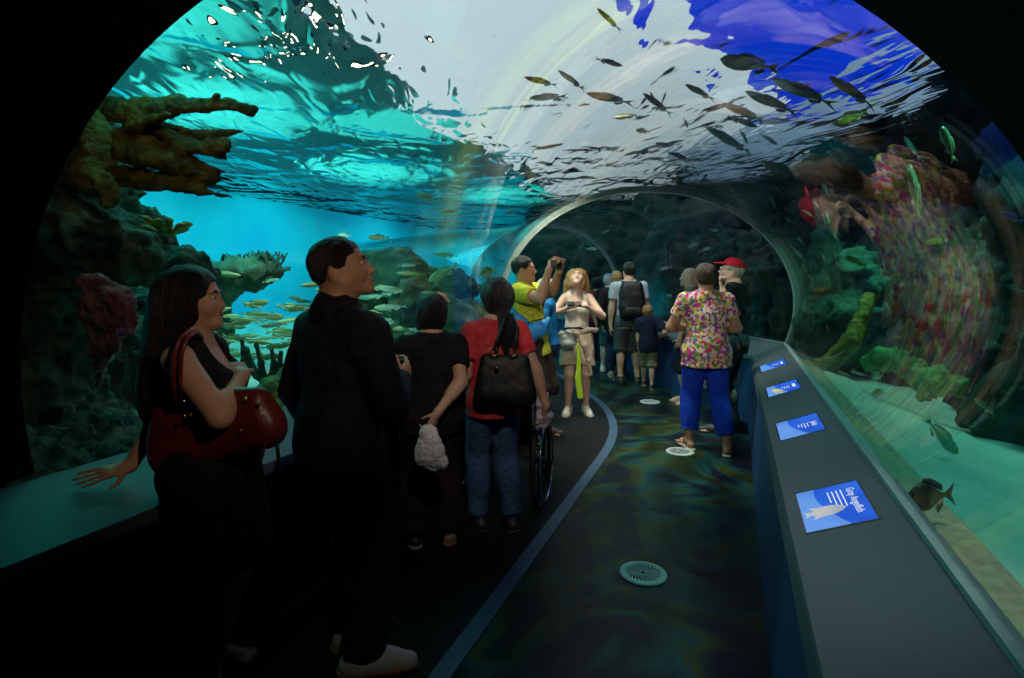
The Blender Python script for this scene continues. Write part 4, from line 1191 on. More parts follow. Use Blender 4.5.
    def foot_prims(s, g, q):
        h = s.H; kn, a, f = s.leg[q]; z = Vector((0, 0, 1))
        base = a - z * .045 * h
        g.cone(tuple(a), tuple(base - f * .028 * h + z * .022 * h), .021 * h, .020 * h, .015)
        g.cone(tuple(a - z * .005 * h), tuple(base + f * .082 * h + z * .016 * h), .020 * h, .0155 * h, .02)
        sd = Vector((f.y, -f.x, 0)).normalized()
        g.cone(tuple(base + f * .07 * h - sd * .012 * h + z * .013 * h), tuple(base + f * .07 * h + sd * .012 * h + z * .013 * h), .013 * h, .013 * h, .015)
        for i, l in enumerate((.028, .03, .027, .024, .019)):
            o = (i - 2) * .0105 * h
            g.cone(tuple(base + f * .082 * h + sd * o + z * .011 * h), tuple(base + f * (.082 * h + l * h) + sd * o * 1.1 + z * .009 * h), .0075 * h, .006 * h, .006)
    def body(s):
        g = Sdf(); s.torso(g, 0.0)
        for q in (-1, 1):
            if q in s.arm: s.arm_prims(g, q, 0.0); s.hand_prims(g, q)
            if q in s.leg: s.leg_prims(g, q, 0.0); s.foot_prims(g, q)
        s.head_prims(g)
        o = obj('body', g.mesh(s.vox), M[s.skinm], s.root)
        return o
    def face(s, lips=True, brow='hair_black'):
        for q in (-1, 1):
            bm = bmesh.new(); bmesh.ops.create_uvsphere(bm, u_segments=16, v_segments=12, radius=.0118 * s.hs)
            me = bpy.data.meshes.new('eye'); bm.to_mesh(me); bm.free()
            o = obj('eye', me, M['eyewhite'], s.root); o.location = s.hp((q * .031, .0772, .0005)); o.scale = (1, 1, .62)
            bm = bmesh.new(); bmesh.ops.create_uvsphere(bm, u_segments=12, v_segments=8, radius=.0062 * s.hs)
            me = bpy.data.meshes.new('iris'); bm.to_mesh(me); bm.free()
            i = obj('iris', me, M['iris'], o); i.location = s.HR @ Vector((q * -.0005, .0085, 0)) * s.hs
            g = Sdf(); g.chain([tuple(s.hp(p)) for p in ((q * .016, .092, .017), (q * .031, .0915, .0225), (q * .047, .080, .017))], [.0036 * s.hs, .0042 * s.hs, .002 * s.hs], .003)
            obj('eyebrow', g.mesh(.002), M[brow], s.root)
        if lips:
            g = Sdf()
            for z, r in ((-.0575, .0042), (-.0655, .0052)):
                g.chain([tuple(s.hp(p)) for p in ((-.021, .082, -.0615), (-.008, .093, z), (.008, .093, z), (.021, .082, -.0615))], [.002 * s.hs, r * s.hs, r * s.hs, .002 * s.hs], .002)
            obj('lips', g.mesh(.002), M['lips'], s.root)
    # ---- clothes and hair
    def top(s, name, m, e=.016, sleeve=.55, hem=.50, neck=.048, vox=None, fold=.006, collar=False, extra=None, flare=1.0, arms=(-1, 1), strap=False):
        g = Sdf(); h = s.H
        s.torso(g, e)
        hm = s.T @ Vector((0, 0, hem * h)); up = s.T.to_3x3() @ Vector((0, 0, 1))
        if hem < .5:
            g.cone(tuple(s.T @ Vector((0, -.004 * h, .56 * h))), tuple(hm), .083 * h * s.bulk + e, .094 * h * s.bulk * flare + e, .04, sq=((0, 1, 0), .78), flat_b=True)
        for q in arms:
            if q in s.arm and sleeve > 0: s.arm_prims(g, q, e * .9, sleeve, taper=1.05)
        if extra: extra(g)
        if not collar:
            g.cone(tuple(s.neck + up * -.012 * h), tuple(s.neck + up * .12 * h), neck * h * .88, neck * h * 1.2, .01, sub=True)
        if strap:
            for q in (-1, 1):
                g.ell(tuple(s.T @ Vector((q * (s.sx + .018), 0, .80 * h))), (.05, .2, .10), s.T.to_3x3(), .012, sub=True)
            g.ell(tuple(s.T @ Vector((0, .09 * h, .83 * h))), (.05 * h, .09 * h, .085 * h), s.T.to_3x3(), .01, sub=True)
        def post(D, lo, vx):
            ax = [lo[i] + vx * np.arange(D.shape[i], dtype=np.float32) for i in range(3)]
            d = (ax[0][:, None, None] - hm.x) * up.x + (ax[1][None, :, None] - hm.y) * up.y + (ax[2][None, None, :] - hm.z) * up.z
            if s.arm and any((s.arm[q][1].z < hm.z + .05 or s.arm[q][0].z < hm.z + .05) for q in s.arm) and sleeve > 1:
                r = np.hypot((ax[0][:, None, None] - hm.x) / 1.35, ax[1][None, :, None] - hm.y)
                d = np.where(r < .13 * h * s.bulk, d, .05)
            return np.maximum(D, -d)
        o = obj(name, g.mesh(vox or s.vox, s.folds(fold), post=post), M[m], s.root)
        if collar:
            c = Sdf(); c.cone(tuple(s.neck - up * .03 * h), tuple(s.neck + up * .022 * h), .049 * h, .042 * h, .01, flat_b=True, flat_a=True)
            c.cone(tuple(s.neck + up * .012 * h), tuple(s.neck + up * .06 * h), .032 * h, .036 * h, .004, sub=True)
            obj('collar', c.mesh(.006), M[m], s.root)
        return o
    def folds(s, amp):
        sd = random.randint(0, 999)
        def f(v):
            u = v * np.array([9.0, 9.0, 5.0]); w = fbm(u, 1.0, 3, sd)
            ridge = 1 - np.abs(w) * 2
            return amp * (ridge * .6 + .5 * fbm(v * np.array([5, 5, 11.0]), 1.0, 2, sd + 5))
        return f
    def bottoms(s, name, m, e=.012, upto=1.92, flare=.012, fold=.006, vox=None, waist=.60):
        g = Sdf(); h, b = s.H, s.bulk; T = s.T; R = T.to_3x3()
        g.ell(tuple(T @ Vector((0, -.008 * h, .525 * h))), ((.098 if s.sex == 'f' else .092) * h * b + e, .068 * h * b + e, .08 * h + e), R, .05, clips=((tuple(T @ Vector((0, 0, waist * h))), (0, 0, 1)),))
        for q in (-1, 1):
            if q in s.leg: s.leg_prims(g, q, e, upto, flare=flare)
        return obj(name, g.mesh(vox or s.vox, s.folds(fold)), M[m], s.root)
    def skirt(s, name, m, z, r, e=.014, fold=.01):
        g = Sdf(); h, b = s.H, s.bulk; T = s.T
        g.ell(tuple(T @ Vector((0, -.008 * h, .525 * h))), (.098 * h * b + e, .070 * h * b + e, .085 * h + e), T.to_3x3(), .05)
        mid = (s.leg[-1][0] + s.leg[1][0]) / 2
        g.cone(tuple(s.pel), (mid.x, mid.y, z), .088 * h * b + e, r, .05, sq=((0, 1, 0), .8), flat_b=True)
        return obj(name, g.mesh(s.vox, s.folds(fold)), M[m], s.root)
    def shoe(s, q, m='shoe_white', sole='sole_white', kind='shoe'):
        h = s.H; kn, a, f = s.leg[q]; z = Vector((0, 0, 1)); base = a - z * .045 * h
        f = f.normalized(); dn = Vector((0, 0, 1)) if abs(f.z) < .05 else (z - f * f.z).normalized()
        if kind == 'sandal':
            g = Sdf(); g.chain([tuple(base - f * .035 * h + dn * .004), tuple(base + f * .03 * h + dn * .004), tuple(base + f * .09 * h + dn * .004)], [.024 * h, .022 * h, .029 * h], .02, sq=(tuple(dn), .28))
            o = obj('sandal', g.mesh(.006), M[sole], s.root)
            g = Sdf(); sd = Vector((f.y, -f.x, 0)).normalized()
            for k in (-1, 1):
                g.chain([tuple(base + f * .085 * h + dn * .012 * h), tuple(base + f * .06 * h + sd * k * .012 * h + dn * .034 * h), tuple(base + f * .03 * h + sd * k * .027 * h + dn * .006 * h)], [.0045, .006, .006], .004)
            obj('strap', g.mesh(.004), M[m], o); return o
        cl = ((tuple(base + dn * .012), tuple(-dn)),)
        g = Sdf()
        g.cone(tuple(base - f * .030 * h + dn * .020 * h), tuple(base + f * .055 * h + dn * .020 * h), .0245 * h, .0265 * h, .02, clips=cl)
        g.cone(tuple(base + f * .055 * h + dn * .016 * h), tuple(base + f * .105 * h + dn * .012 * h), .0265 * h, .021 * h, .02, clips=cl)
        g.cone(tuple(base - f * .012 * h + dn * .02 * h), tuple(base - f * .010 * h + dn * .058 * h), .0275 * h, .0265 * h, .02, flat_b=True)
        g.cone(tuple(base + f * .0 * h + dn * .042 * h), tuple(base + f * .075 * h + dn * .024 * h), .018 * h, .016 * h, .02)
        o = obj('shoe', g.mesh(.006), M[m], s.root)
        g = Sdf(); cl = ((tuple(base), tuple(-dn)), (tuple(base + dn * .017), tuple(dn)))
        g.chain([tuple(base - f * .032 * h + dn * .008), tuple(base + f * .03 * h + dn * .008), tuple(base + f * .07 * h + dn * .008), tuple(base + f * .106 * h + dn * .010)], [.0275 * h, .0255 * h, .0295 * h, .0225 * h], .01, clips=cl)
        obj('sole', g.mesh(.005), M[sole], o)
        g = Sdf(); sd = Vector((f.y, -f.x, 0)).normalized()
        for t in (.022, .036, .050):
            c = base + f * t * h + dn * (.0605 - t * .38) * h
            g.cone(tuple(c - sd * .014 * h), tuple(c + sd * .014 * h), .003, .003, .001)
        for k in range(1): pass
        obj('laces', g.mesh(.0025), M['c_white'] if m != 'shoe_dark' else M['c_black'], o)
        return o
    def hair(s, m, style='short', extra=None, amp=.005):
        g = Sdf(); hs, R, hp = s.hs, s.HR, s.hp
        t = .014
        E = lambda c, r, k=.02, **kw: g.ell(tuple(hp(c)), tuple(x * hs for x in r), R, k * hs, **kw)
        cuts = ()
        if style == 'crop': t = .007
        E((0, -.016, .038), (.073 + t, .092 + t, .078 + t), .02)
        if style in ('bob', 'long'):
            E((0, -.04, -.02), (.082, .07, .09), .03)
            for q in (-1, 1): E((q * .062, -.005, -.03), (.026, .045, .075), .02)
        else:
            E((0, -.045, .0 if style == 'crop' else -.01), (.066 + t * .4, .056, .056 if style == 'crop' else .068), .03)
            for q in (-1, 1): E((q * .064, .0, .012), (.015, .03, .028), .015)
        if extra: extra(E, g)
        f = (0, .108, -.035)
        E(f, (.062 if style != 'long' else .064, .070, .100), .012, sub=True)
        E((0, .115, .005), (.058, .05, .055), .012, sub=True)
        if style in ('short', 'crop'):
            for q in (-1, 1): E((q * .085, .01, -.045), (.028, .03, .045), .008, sub=True)
        return obj('hair', g.mesh(.007 if s.vox < .008 else .010, lambda v: amp * fbm(v * np.array([40, 40, 14.]), 1, 2, 9)), M[m], s.root)
# ------------------------------------------------------------------ the cast
def at(px, d): p = V(px, HY, d); return (p.x, p.y, 0)
PEOPLE = {}
R_ = math.radians
# 1 woman with the burgundy handbag, leaning on the left counter
p = Person(at(212, 2.10), (1, .12), 1.54, 'woman with long dark hair and burgundy handbag leaning one hand on the left counter', 'f', 1.16, lean=-.12, vox=.0065,
           head=(R_(2), R_(5), 0), skin='skin', hk=1.17)
W = p.L
p.set_arm(1, W(242, 376, 2.08), (.75, .8, -1), hdir=W(232, 360, 2.16) - W(242, 376, 2.08), n=(-.6, -.4, -.5), curl=.8)
def left_top(px, py, up=0.0):
    """where the view ray meets the sloping top of the left counter"""
    for d in np.arange(1.4, 3.2, .004):
        q = V(px, py, d)
        if q.z <= .708 + (-(q.x - AX) - 1.04) * .4006 + up: return q
    return q
wq, hq = left_top(118, 482, .022), left_top(76, 494, .004)
p.set_arm(-1, p.Mi @ wq, (-.2, -1, .0), hdir=p.Mi.to_3x3() @ (hq - wq), n=p.Mi.to_3x3() @ Vector((-.35, 0, -.93)), curl=.05, spread=.06)
p.set_leg(1, .09, .02, -.35); p.set_leg(-1, -.10, -.06, .1)
p.body(); p.face()
p.top('top', 'c_black', .012, 0, .50, .05, strap=True)
p.skirt('skirt', 'c_black', .46, .17, e=.03)
p.shoe(1, 'shoe_tan', 'shoe_dark', 'sandal'); p.shoe(-1, 'shoe_tan', 'shoe_dark', 'sandal')
def ex(E, g):
    E((0, -.085, -.06), (.09, .06, .12), .04); E((0, -.115, -.18), (.10, .062, .13), .05); E((.0, -.15, -.32), (.095, .058, .14), .05)
    E((.055, -.06, -.15), (.035, .04, .13), .04); E((-.055, -.06, -.15), (.035, .04, .13), .04)
p.hair('hair_black', 'long', ex)
PEOPLE['w1'] = p
# 2 tall man in the dark jacket
p = Person(at(340, 2.22), (.62, .78), 1.66, 'tall man in a dark jacket looking up, nearest the camera on the left', 'm', 1.10, vox=.0065, head=(R_(-46), R_(15), 0), skin='skin_tan', hk=1.16, sw=.93, sz=.785)
W = p.L
p.set_arm(1, W(399, 380, 2.36), (.7, -.5, -.7), hdir=(-.35, .85, .4), n=(-.6, -.6, -.2), curl=.55)
p.set_arm(-1, W(318, 440, 2.45), (-.8, -.4, -.3), n=(1, 0, 0), curl=.4)
p.set_leg(1, .12, .02, R_(-42)); p.set_leg(-1, -.06, .10, R_(2))
p.body(); p.face(brow='hair_black')
p.top('jacket', 'c_jacket', .026, 1.95, .47, .05, collar=True, fold=.009)
p.bottoms('trousers', 'c_trouser', .02, 1.97, .02)
p.shoe(1, 'shoe_white', 'sole_orange'); p.shoe(-1, 'shoe_white', 'sole_orange')
p.hair('hair_black', 'crop')
PEOPLE['m2'] = p
# 3 short woman in the black tee, hand behind her back with a plastic bag
p = Person(at(431, 3.2), (-.30, .95), 1.40, 'short haired woman in black tee with one hand behind her back holding a plastic bag', 'f', 1.18, vox=.0065, head=(R_(12), R_(18), 0), skin='skin', hk=1.22)
W = p.L
p.set_arm(1, W(438, 412, 2.98), (1, -.4, -.2), hdir=W(429, 430, 2.95) - W(438, 412, 2.98), n=(-.5, .6, 0), curl=.75)
p.set_arm(-1, (-.10, .24, .92), (-1, -.2, -.4), hdir=(.7, .6, .1), n=(0, -.5, -1), curl=.3)
p.set_leg(1, .11, .0, -.25); p.set_leg(-1, -.10, .02, .2)
p.body()
p.top('t_shirt', 'c_black', .02, .62, .46, .05, fold=.008)
p.bottoms('trousers', 'c_plum', .022, 1.95, .035)
p.shoe(1, 'shoe_tan', 'sole_orange'); p.shoe(-1, 'shoe_dark', 'sole_white')
p.hair('hair_black', 'bob')
g = Sdf(); g.chain([tuple(p.hp(q)) for q in ((.02, -.02, .135), (.055, -.03, .122), (.085, -.045, .085))], [.009, .012, .008], .01)
obj('hair_clip', g.mesh(.005), M['c_beige'], p.root)
PEOPLE['w3'] = p
# 4 woman in the coral red tee
p = Person(at(495, 3.38), (-.32, .95), 1.48, 'woman in coral red tee and blue jeans with dark ponytail, seen from behind', 'f', 1.10, vox=.0065, head=(R_(6), R_(4), 0), skin='skin', hk=1.25)
W = p.L
p.set_arm(1, W(547, 408, 3.35), (1, -.5, -.2), hdir=(-.1, .5, -.9), n=(-1, .2, 0), curl=.6)
p.set_arm(-1, (-.08, .20, .95), (-.4, -.6, -.6), hdir=(.8, .6, .1), n=(0, -.5, -1), curl=.4)
p.set_leg(1, .10, -.02, -.2); p.set_leg(-1, -.09, .05, .2)
p.body()
p.top('t_shirt', 'c_red', .018, .60, .47, .05, fold=.008)
p.bottoms('jeans', 'c_jeans', .012, 1.95, .006)
p.shoe(1, 'shoe_dark', 'shoe_dark'); p.shoe(-1, 'shoe_dark', 'shoe_dark')
def ex(E, g):
    E((0, -.05, .01), (.094, .075, .10), .03); E((.01, -.115, -.085), (.036, .036, .05), .03); E((.015, -.14, -.16), (.046, .042, .085), .03); E((.015, -.14, -.235), (.028, .028, .06), .03)
p.hair('hair_black', 'short', ex)
PEOPLE['w4'] = p
# 5 man in yellow taking a photograph
p = Person(at(532, 5.3), (.88, -.42), 1.72, 'man in a lime yellow tee raising a small camera with both hands', 'm', 1.10, lean=-.13, vox=.008, head=(R_(22), R_(3), 0), skin='skin_tan')
W = p.L
p.set_arm(1, W(549, 270, 4.95), (.3, .1, -1), hdir=(-.1, .5, .8), n=(-.8, .3, .1), curl=.8)
p.set_arm(-1, W(559, 272, 5.08), (-.3, .1, -1), hdir=(.1, .2, 1), n=(.8, .2, 0), curl=.8)
p.set_leg(1, .13, .02, -.3); p.set_leg(-1, -.12, .05, .3)
p.body(); p.face()
p.top('t_shirt', 'c_yellow', .02, .66, .45, .05, fold=.010)
p.bottoms('shorts', 'c_darkshorts', .03, 1.15, .02)
p.shoe(1, 'shoe_dark', 'shoe_dark'); p.shoe(-1, 'shoe_dark', 'shoe_dark')
p.hair('hair_black', 'crop')
PEOPLE['m5'] = p
# 6 person in blue behind him
p = Person(at(545, 5.85), (-1, .2), 1.50, 'grey haired person in an azure blue top, half hidden behind the man in yellow', 'f', 1.12, vox=.010, head=(R_(5), 0, 0), skin='skin_pale')
p.set_arm(1, (.20, .10, .80), (1, -.5, 0), curl=.4); p.set_arm(-1, (-.20, .10, .80), (-1, -.5, 0), curl=.4)
p.set_leg(1, .09, 0); p.set_leg(-1, -.09, .03)
p.body(); p.top('shirt', 'c_blue', .03, 1.5, .55, .05, fold=.01); p.bottoms('trousers', 'c_darkjeans', .02, 1.95, .012)
p.shoe(1, 'shoe_dark', 'shoe_dark'); p.shoe(-1, 'shoe_dark', 'shoe_dark'); p.hair('hair_grey', 'short')
# 7 blonde woman looking up
p = Person(at(577, 6.26), (-.06, -1), 1.60, 'blonde woman in beige with a belt bag, facing the camera and looking up', 'f', .97, vox=.008, head=(R_(-4), R_(38), 0), skin='skin_pale', hk=1.16, sw=.9)
W = p.L
p.set_arm(1, W(569, 307, 5.98), (1, -.2, -.8), hdir=(-.75, .55, .1), n=(-.1, .1, 1), curl=.35)
p.set_arm(-1, W(586, 306, 6.0), (-1, -.2, -.8), hdir=(.8, .5, .05), n=(.1, .1, 1), curl=.4)
p.set_leg(1, .10, .03, -.25); p.set_leg(-1, -.10, .0, .2)
p.body(); p.face(brow='hair_sandy')
p.top('tank_top', 'c_cream', .010, 0, .50, .05, strap=True)
p.bottoms('shorts', 'c_beige', .024, .78, .028, fold=.012)
p.shoe(1); p.shoe(-1)
def ex(E, g):
    for q in (-1, 1):
        E((q * .06, -.02, .05), (.05, .07, .07), .03)
        b = p.hp((q * .072, -.03, .0))
        for dx, dy, dz, r in ((.010, -.02, -.03, .052), (.022, -.03, -.09, .050), (.028, -.035, -.15, .042)):
            g.ell((b.x + q * dx, b.y + dy, b.z + dz), (r, r * .85, r * 1.25), k=.03)
    b = p.hp((0, -.07, -.02))
    g.ell((b.x, b.y - .02, b.z - .08), (.10, .05, .11), k=.03)
p.hair('hair_blonde', 'long', ex, amp=.012)
PEOPLE['w7'] = p
# the group further along on the left
p = Person(at(597, 9.6), (.1, 1), 1.50, 'dark haired person in a dark red top, just behind the blonde woman', 'f', 1.0, vox=.012, head=(R_(-30), 0, 0))
p.set_arm(1, (.22, .05, .78), (1, -.5, 0)); p.set_arm(-1, (-.22, .05, .78), (-1, -.5, 0)); p.set_leg(1, .08, 0); p.set_leg(-1, -.08, .02)
p.body(); p.top('top', 'c_darkred', .02, .8, .46); p.bottoms('trousers', 'c_navy', .02, 1.95); p.hair('hair_black', 'bob'); p.shoe(1, 'shoe_dark', 'shoe_dark'); p.shoe(-1, 'shoe_dark', 'shoe_dark')
p = Person(at(609, 9.0), (.2, 1), 1.56, 'person in blue cap, black top and grey green skirt, left of the backpack', 'f', 1.0, vox=.012, head=(R_(-20), 0, 0), skin='skin_pale')
p.set_arm(1, (.22, .05, .80), (1, -.5, 0)); p.set_arm(-1, (-.22, .05, .80), (-1, -.5, 0)); p.set_leg(1, .08, 0); p.set_leg(-1, -.10, .02)
p.body(); p.top('top', 'c_black', .02, .7, .47); p.skirt('skirt', 'c_plaid', .42, .15); p.hair('hair_grey', 'short'); p.shoe(1, 'shoe_white'); p.shoe(-1, 'shoe_white')
def cap(p, m, peak=True, white=None):
    g = Sdf(); R = p.HR
    g.ell(tuple(p.hp((0, -.012, .045))), (.087 * p.hs, .105 * p.hs, .085 * p.hs), R, .02, clips=((tuple(p.hp((0, 0, .045))), tuple(R @ Vector((0, 0, -1)))),))
    o = obj('cap', g.mesh(.006), M[m], p.root)
    g = Sdf(); g.ell(tuple(p.hp((0, .10, .048))), (.066 * p.hs, .075 * p.hs, .012 * p.hs), R @ Matrix.Rotation(-.15, 3, 'X'), .01)
    obj('peak', g.mesh(.005), M[white or m], o)
    return o
cap(p, 'c_royal')
p = Person(at(617, 8.5), (.05, 1), 1.60, 'person with light brown hair, black jacket and dark jeans, beside the backpack', 'm', .95, vox=.012, head=(R_(-25), 0, 0))
p.set_arm(1, (.22, .05, .80), (1, -.5, 0)); p.set_arm(-1, (-.22, .05, .80), (-1, -.5, 0)); p.set_leg(1, .07, 0); p.set_leg(-1, -.08, .06)
p.body(); p.top('jacket', 'c_black', .025, 1.9, .46); p.bottoms('jeans', 'c_darkjeans', .014, 1.95); p.hair('hair_sandy', 'short'); p.shoe(1, 'shoe_tan'); p.shoe(-1, 'shoe_tan')
# 10 man with the backpack, and the boy beside him
p = Person(at(629, 8.0), (.02, 1), 1.72, 'man in pale grey tee and grey shorts wearing a black backpack, seen from behind', 'm', 1.04, vox=.009, head=(R_(8), 0, 0), skin='skin')
p.set_arm(-1, (-.26, .03, .82), (-1, -.5, 0), n=(1, 0, 0), curl=.4); p.set_arm(1, (.20, .16, .90), (.5, -.8, 0), n=(-1, 0, 0), curl=.4)
p.set_leg(1, .12, .0, -.15); p.set_leg(-1, -.12, .03, .15)
p.body(); p.top('t_shirt', 'c_greytee', .018, .62, .46, .05, fold=.008); p.bottoms('shorts', 'c_greyshort', .03, 1.05, .022)
p.shoe(1, 'shoe_dark', 'shoe_dark'); p.shoe(-1, 'shoe_dark', 'shoe_dark'); p.hair('hair_black', 'short')
PEOPLE['m10'] = p
p = Person(at(648, 7.7), (.25, 1), 1.13, 'small boy in navy tee and khaki shorts walking beside the counter', 'm', .95, vox=.008, head=(R_(-20), 0, 0), skin='skin')
p.set_arm(-1, (-.12, -.02, .50), (-1, -.3, 0), n=(1, 0, 0), curl=.4); p.set_arm(1, p.L(659, 338, 7.7), (.6, -.6, -.6), n=(0, 0, -1), curl=.2)
p.set_leg(1, .05, -.10, -.1); p.set_leg(-1, -.06, .14, .1, z=.0)
p.body(); p.top('t_shirt', 'c_navy', .032, .72, .44, .05); p.bottoms('shorts', 'c_khaki', .022, 1.08, .015)
p.shoe(1, 'shoe_dark', 'sole_white'); p.shoe(-1, 'shoe_dark', 'sole_white'); p.hair('hair_sandy', 'short')
# 12 lady in the floral blouse
p = Person(at(706, 4.92), (.10, 1), 1.63, 'woman in bright floral blouse and royal blue trousers, seen from behind', 'f', 1.20, vox=.007, head=(R_(-8), R_(4), 0), skin='skin_tan')
p.set_arm(-1, (-.10, .24, 1.06), (-1, -.45, -.5), hdir=(.8, .6, .2), n=(0, -.4, -1), curl=.4); p.set_arm(1, (.10, .24, 1.05), (1, -.45, -.5), hdir=(-.8, .6, .2), n=(0, -.4, -1), curl=.4)
p.set_leg(1, .155, -.10, -.35); p.set_leg(-1, -.135, .06, .25)
p.body(); p.top('blouse', 'c_floral', .02, .55, .455, .05, flare=1.06, fold=.008); p.bottoms('trousers', 'c_royal', .012, 1.78, .012, fold=.006)
p.shoe(1, 'c_beige', 'sole_white', 'sandal'); p.shoe(-1, 'c_beige', 'sole_white', 'sandal'); p.hair('hair_brown', 'short')
# 13 bald man behind her, 14 man in the red cap
p = Person(at(690, 6.7), (-.9, .35), 1.63, 'bald man facing left, mostly hidden behind the woman in the floral blouse', 'm', 1.0, vox=.009, head=(R_(0), R_(6), 0), skin='skin_pale')
p.set_arm(1, (.2, .1, .80), (1, -.5, 0)); p.set_arm(-1, (-.2, .1, .80), (-1, -.5, 0)); p.set_leg(1, .08, .06); p.set_leg(-1, -.08, -.03)
p.body(); p.face(brow='hair_grey'); p.top('shirt', 'c_khaki', .02, .6, .46); p.bottoms('shorts', 'c_navy', .03, 1.1, .02)
p.shoe(1, 'c_beige', 'sole_white', 'sandal'); p.shoe(-1, 'c_beige', 'sole_white', 'sandal')
p = Person(at(731, 5.5), (-.72, .5), 1.70, 'man in red cap and glasses with hand at chin, black polo, grey shorts', 'm', 1.06, side=.07, vox=.0075, head=(R_(14), R_(14), 0), skin='skin_pale')
p.set_arm(-1, p.L(723, 291, 5.25), (-.6, -.1, -1), hdir=(.1, .25, 1), n=(0, -1, .2), curl=.8); p.set_arm(1, (.12, .24, 1.06), (.8, -.3, -.6), hdir=(-.9, .3, .1), n=(0, -.6, -.6), curl=.5)
p.set_leg(1, .11, -.03, -.3); p.set_leg(-1, -.11, .06, .2)
p.body(); p.face(brow='hair_grey'); p.top('polo_shirt', 'c_black', .022, .7, .46, .05, fold=.008); p.bottoms('shorts', 'c_greyshort', .03, 1.12, .025)
p.shoe(1, 'shoe_dark', 'shoe_dark'); p.shoe(-1, 'shoe_dark', 'shoe_dark'); p.hair('hair_grey', 'crop'); cap(p, 'c_capred', white='c_capred')
g = Sdf()
for q in (-1, 1):
    pts = [tuple(p.hp((q * .033 + .022 * math.cos(a), .100, .0 + .016 * math.sin(a)))) for a in np.linspace(0, 2 * PI, 13)]
    g.chain(pts, [.0025] * 13, .001); g.cone(tuple(p.hp((q * .056, .098, .004))), tuple(p.hp((q * .078, .0, .006))), .0025, .0025, .001)
g.cone(tuple(p.hp((-.012, .104, .002))), tuple(p.hp((.012, .104, .002))), .0025, .0025, .001)
obj('glasses', g.mesh(.0022), M['steel'], p.root)
PEOPLE['m14'] = p
# ------------------------------------------------------------------ things carried, screens, grilles, wheelchair
def prop(name, loc, label, cat, group=None):
    o = empty(name, loc); tag(o, label, cat, group); return o
def ppart(name, me, m, parent): return part(name, me, M[m], parent)
M['burgundy'] = mat('burgundy_leather', (.10, .012, .012), (.17, .025, .022), 7, .38, .15, 60, spec=.5)
M['blackleather'] = mat('black_leather', (.0025, .0025, .0025), (.006, .006, .006), 9, .6, .15, 60, spec=.5)
M['plastic'] = mat('thin_white_plastic', (.52, .55, .56), (.72, .74, .75), 20, .4, .3, 60)
M['phone'] = mat('dark_phone', (.008, .008, .01), (.014, .014, .016), 10, .25)
M['bluebag'] = mat('azure_nylon', (.012, .20, .55), (.03, .32, .75), 12, .55, .3, 80)
M['beltbag'] = mat('grey_green_nylon', (.22, .28, .26), (.32, .38, .35), 16, .7, .3, 80)
M['neon'] = mat('neon_green_ribbon', (.42, .75, .02), (.52, .85, .05), 16, .6)
M['mauve'] = mat('pale_mauve_plastic', (.40, .34, .42), (.58, .52, .60), 14, .5, .5, 40)
M['tyre'] = mat('black_rubber', (.006, .006, .006), (.012, .012, .012), 30, .7)
M['chrome'] = mat('chrome_tube', (.45, .47, .5), (.55, .57, .6), 20, .2, metal=1.0)
M['grille'] = mat('pale_grille_enamel', (.38, .43, .44), (.46, .52, .53), 30, .5)
M['slot'] = mat('dark_slot', (.006, .008, .008), (.01, .012, .012), 30, .8)
c3 = lambda *a: tuple(V(*a))
# burgundy tote on the woman's arm
D = 1.97
b = prop('handbag', V(215, 500, D), 'burgundy leather handbag with gold studs hanging from the long haired woman\'s arm', 'bag')
g = Sdf(); n = 7
for i in range(n):
    t = i / (n - 1)
    l = (172 - 6 * math.sin(t * PI), 400 + 58 * t); r = (256 + 12 * t, 396 + 36 * t)
    g.cone(c3(l[0], l[1], D + .04), c3(r[0], r[1], D - .02), .036 + .028 * t, .030 + .026 * t, .04)
ppart('body', g.mesh(.009, lambda v: .006 * fbm(v * 9, 1, 3, 3)), 'burgundy', b)
for x, y in ((184, 401), (191, 415), (184, 416), (246, 399), (259, 404), (241, 431)):
    g = Sdf(); g.ell(c3(x, y, D - .085), (.008, .008, .008)); ppart('stud', g.mesh(.003), 'brass', b)
for o_ in (0, 7):
    pts = ((176 + o_, 404, 1.90), (173 + o_, 378, 1.86), (174 + o_, 354, 1.84), (180 + o_, 338, 1.855), (189 + o_, 331, 1.93), (195 + o_, 338, 2.03))
    ppart('strap', MB().tube([c3(*q) for q in pts], .008, 8).mesh(True), 'burgundy', b)
ppart('long_strap', MB().tube([c3(*q) for q in ((276, 436, 1.86), (279, 462, 1.86), (270, 490, 1.87), (248, 506, 1.88), (228, 505, 1.88), (258, 470, 1.88), (266, 440, 1.88))], .006, 8).mesh(True), 'blackleather', b)
# black handbag of the woman in red
D = 3.17
b = prop('handbag', V(507, 408, D), 'black handbag with brass rings on the back of the woman in coral red', 'bag')
g = Sdf()
for i in range(6):
    t = i / 5; g.cone(c3(487 - 2 * t, 359 + 36 * t, D), c3(523 + 3 * t, 360 + 36 * t, D), .032 + .028 * t, .032 + .028 * t, .04)
ppart('body', g.mesh(.010, lambda v: .006 * fbm(v * 9, 1, 3, 3)), 'blackleather', b)
for x in (494, 513):
    c = V(x, 352, D - .06); ppart('ring', MB().tube([c + RGT * (.022 * math.cos(a)) + Vector((0, 0, .022 * math.sin(a))) for a in np.linspace(0, 2 * PI, 16, endpoint=False)], .0045, 6, closed=True).mesh(True), 'brass', b)
g = Sdf(); g.ell(c3(497, 368, D - .08), (.012, .012, .012)); ppart('clasp', g.mesh(.004), 'brass', b)
ppart('strap', MB().tube([c3(*q) for q in ((494, 350, 3.11), (500, 332, 3.14), (506, 318, 3.21), (512, 314, 3.32), (518, 330, 3.17), (514, 350, 3.11))], .011, 8).mesh(True), 'blackleather', b)
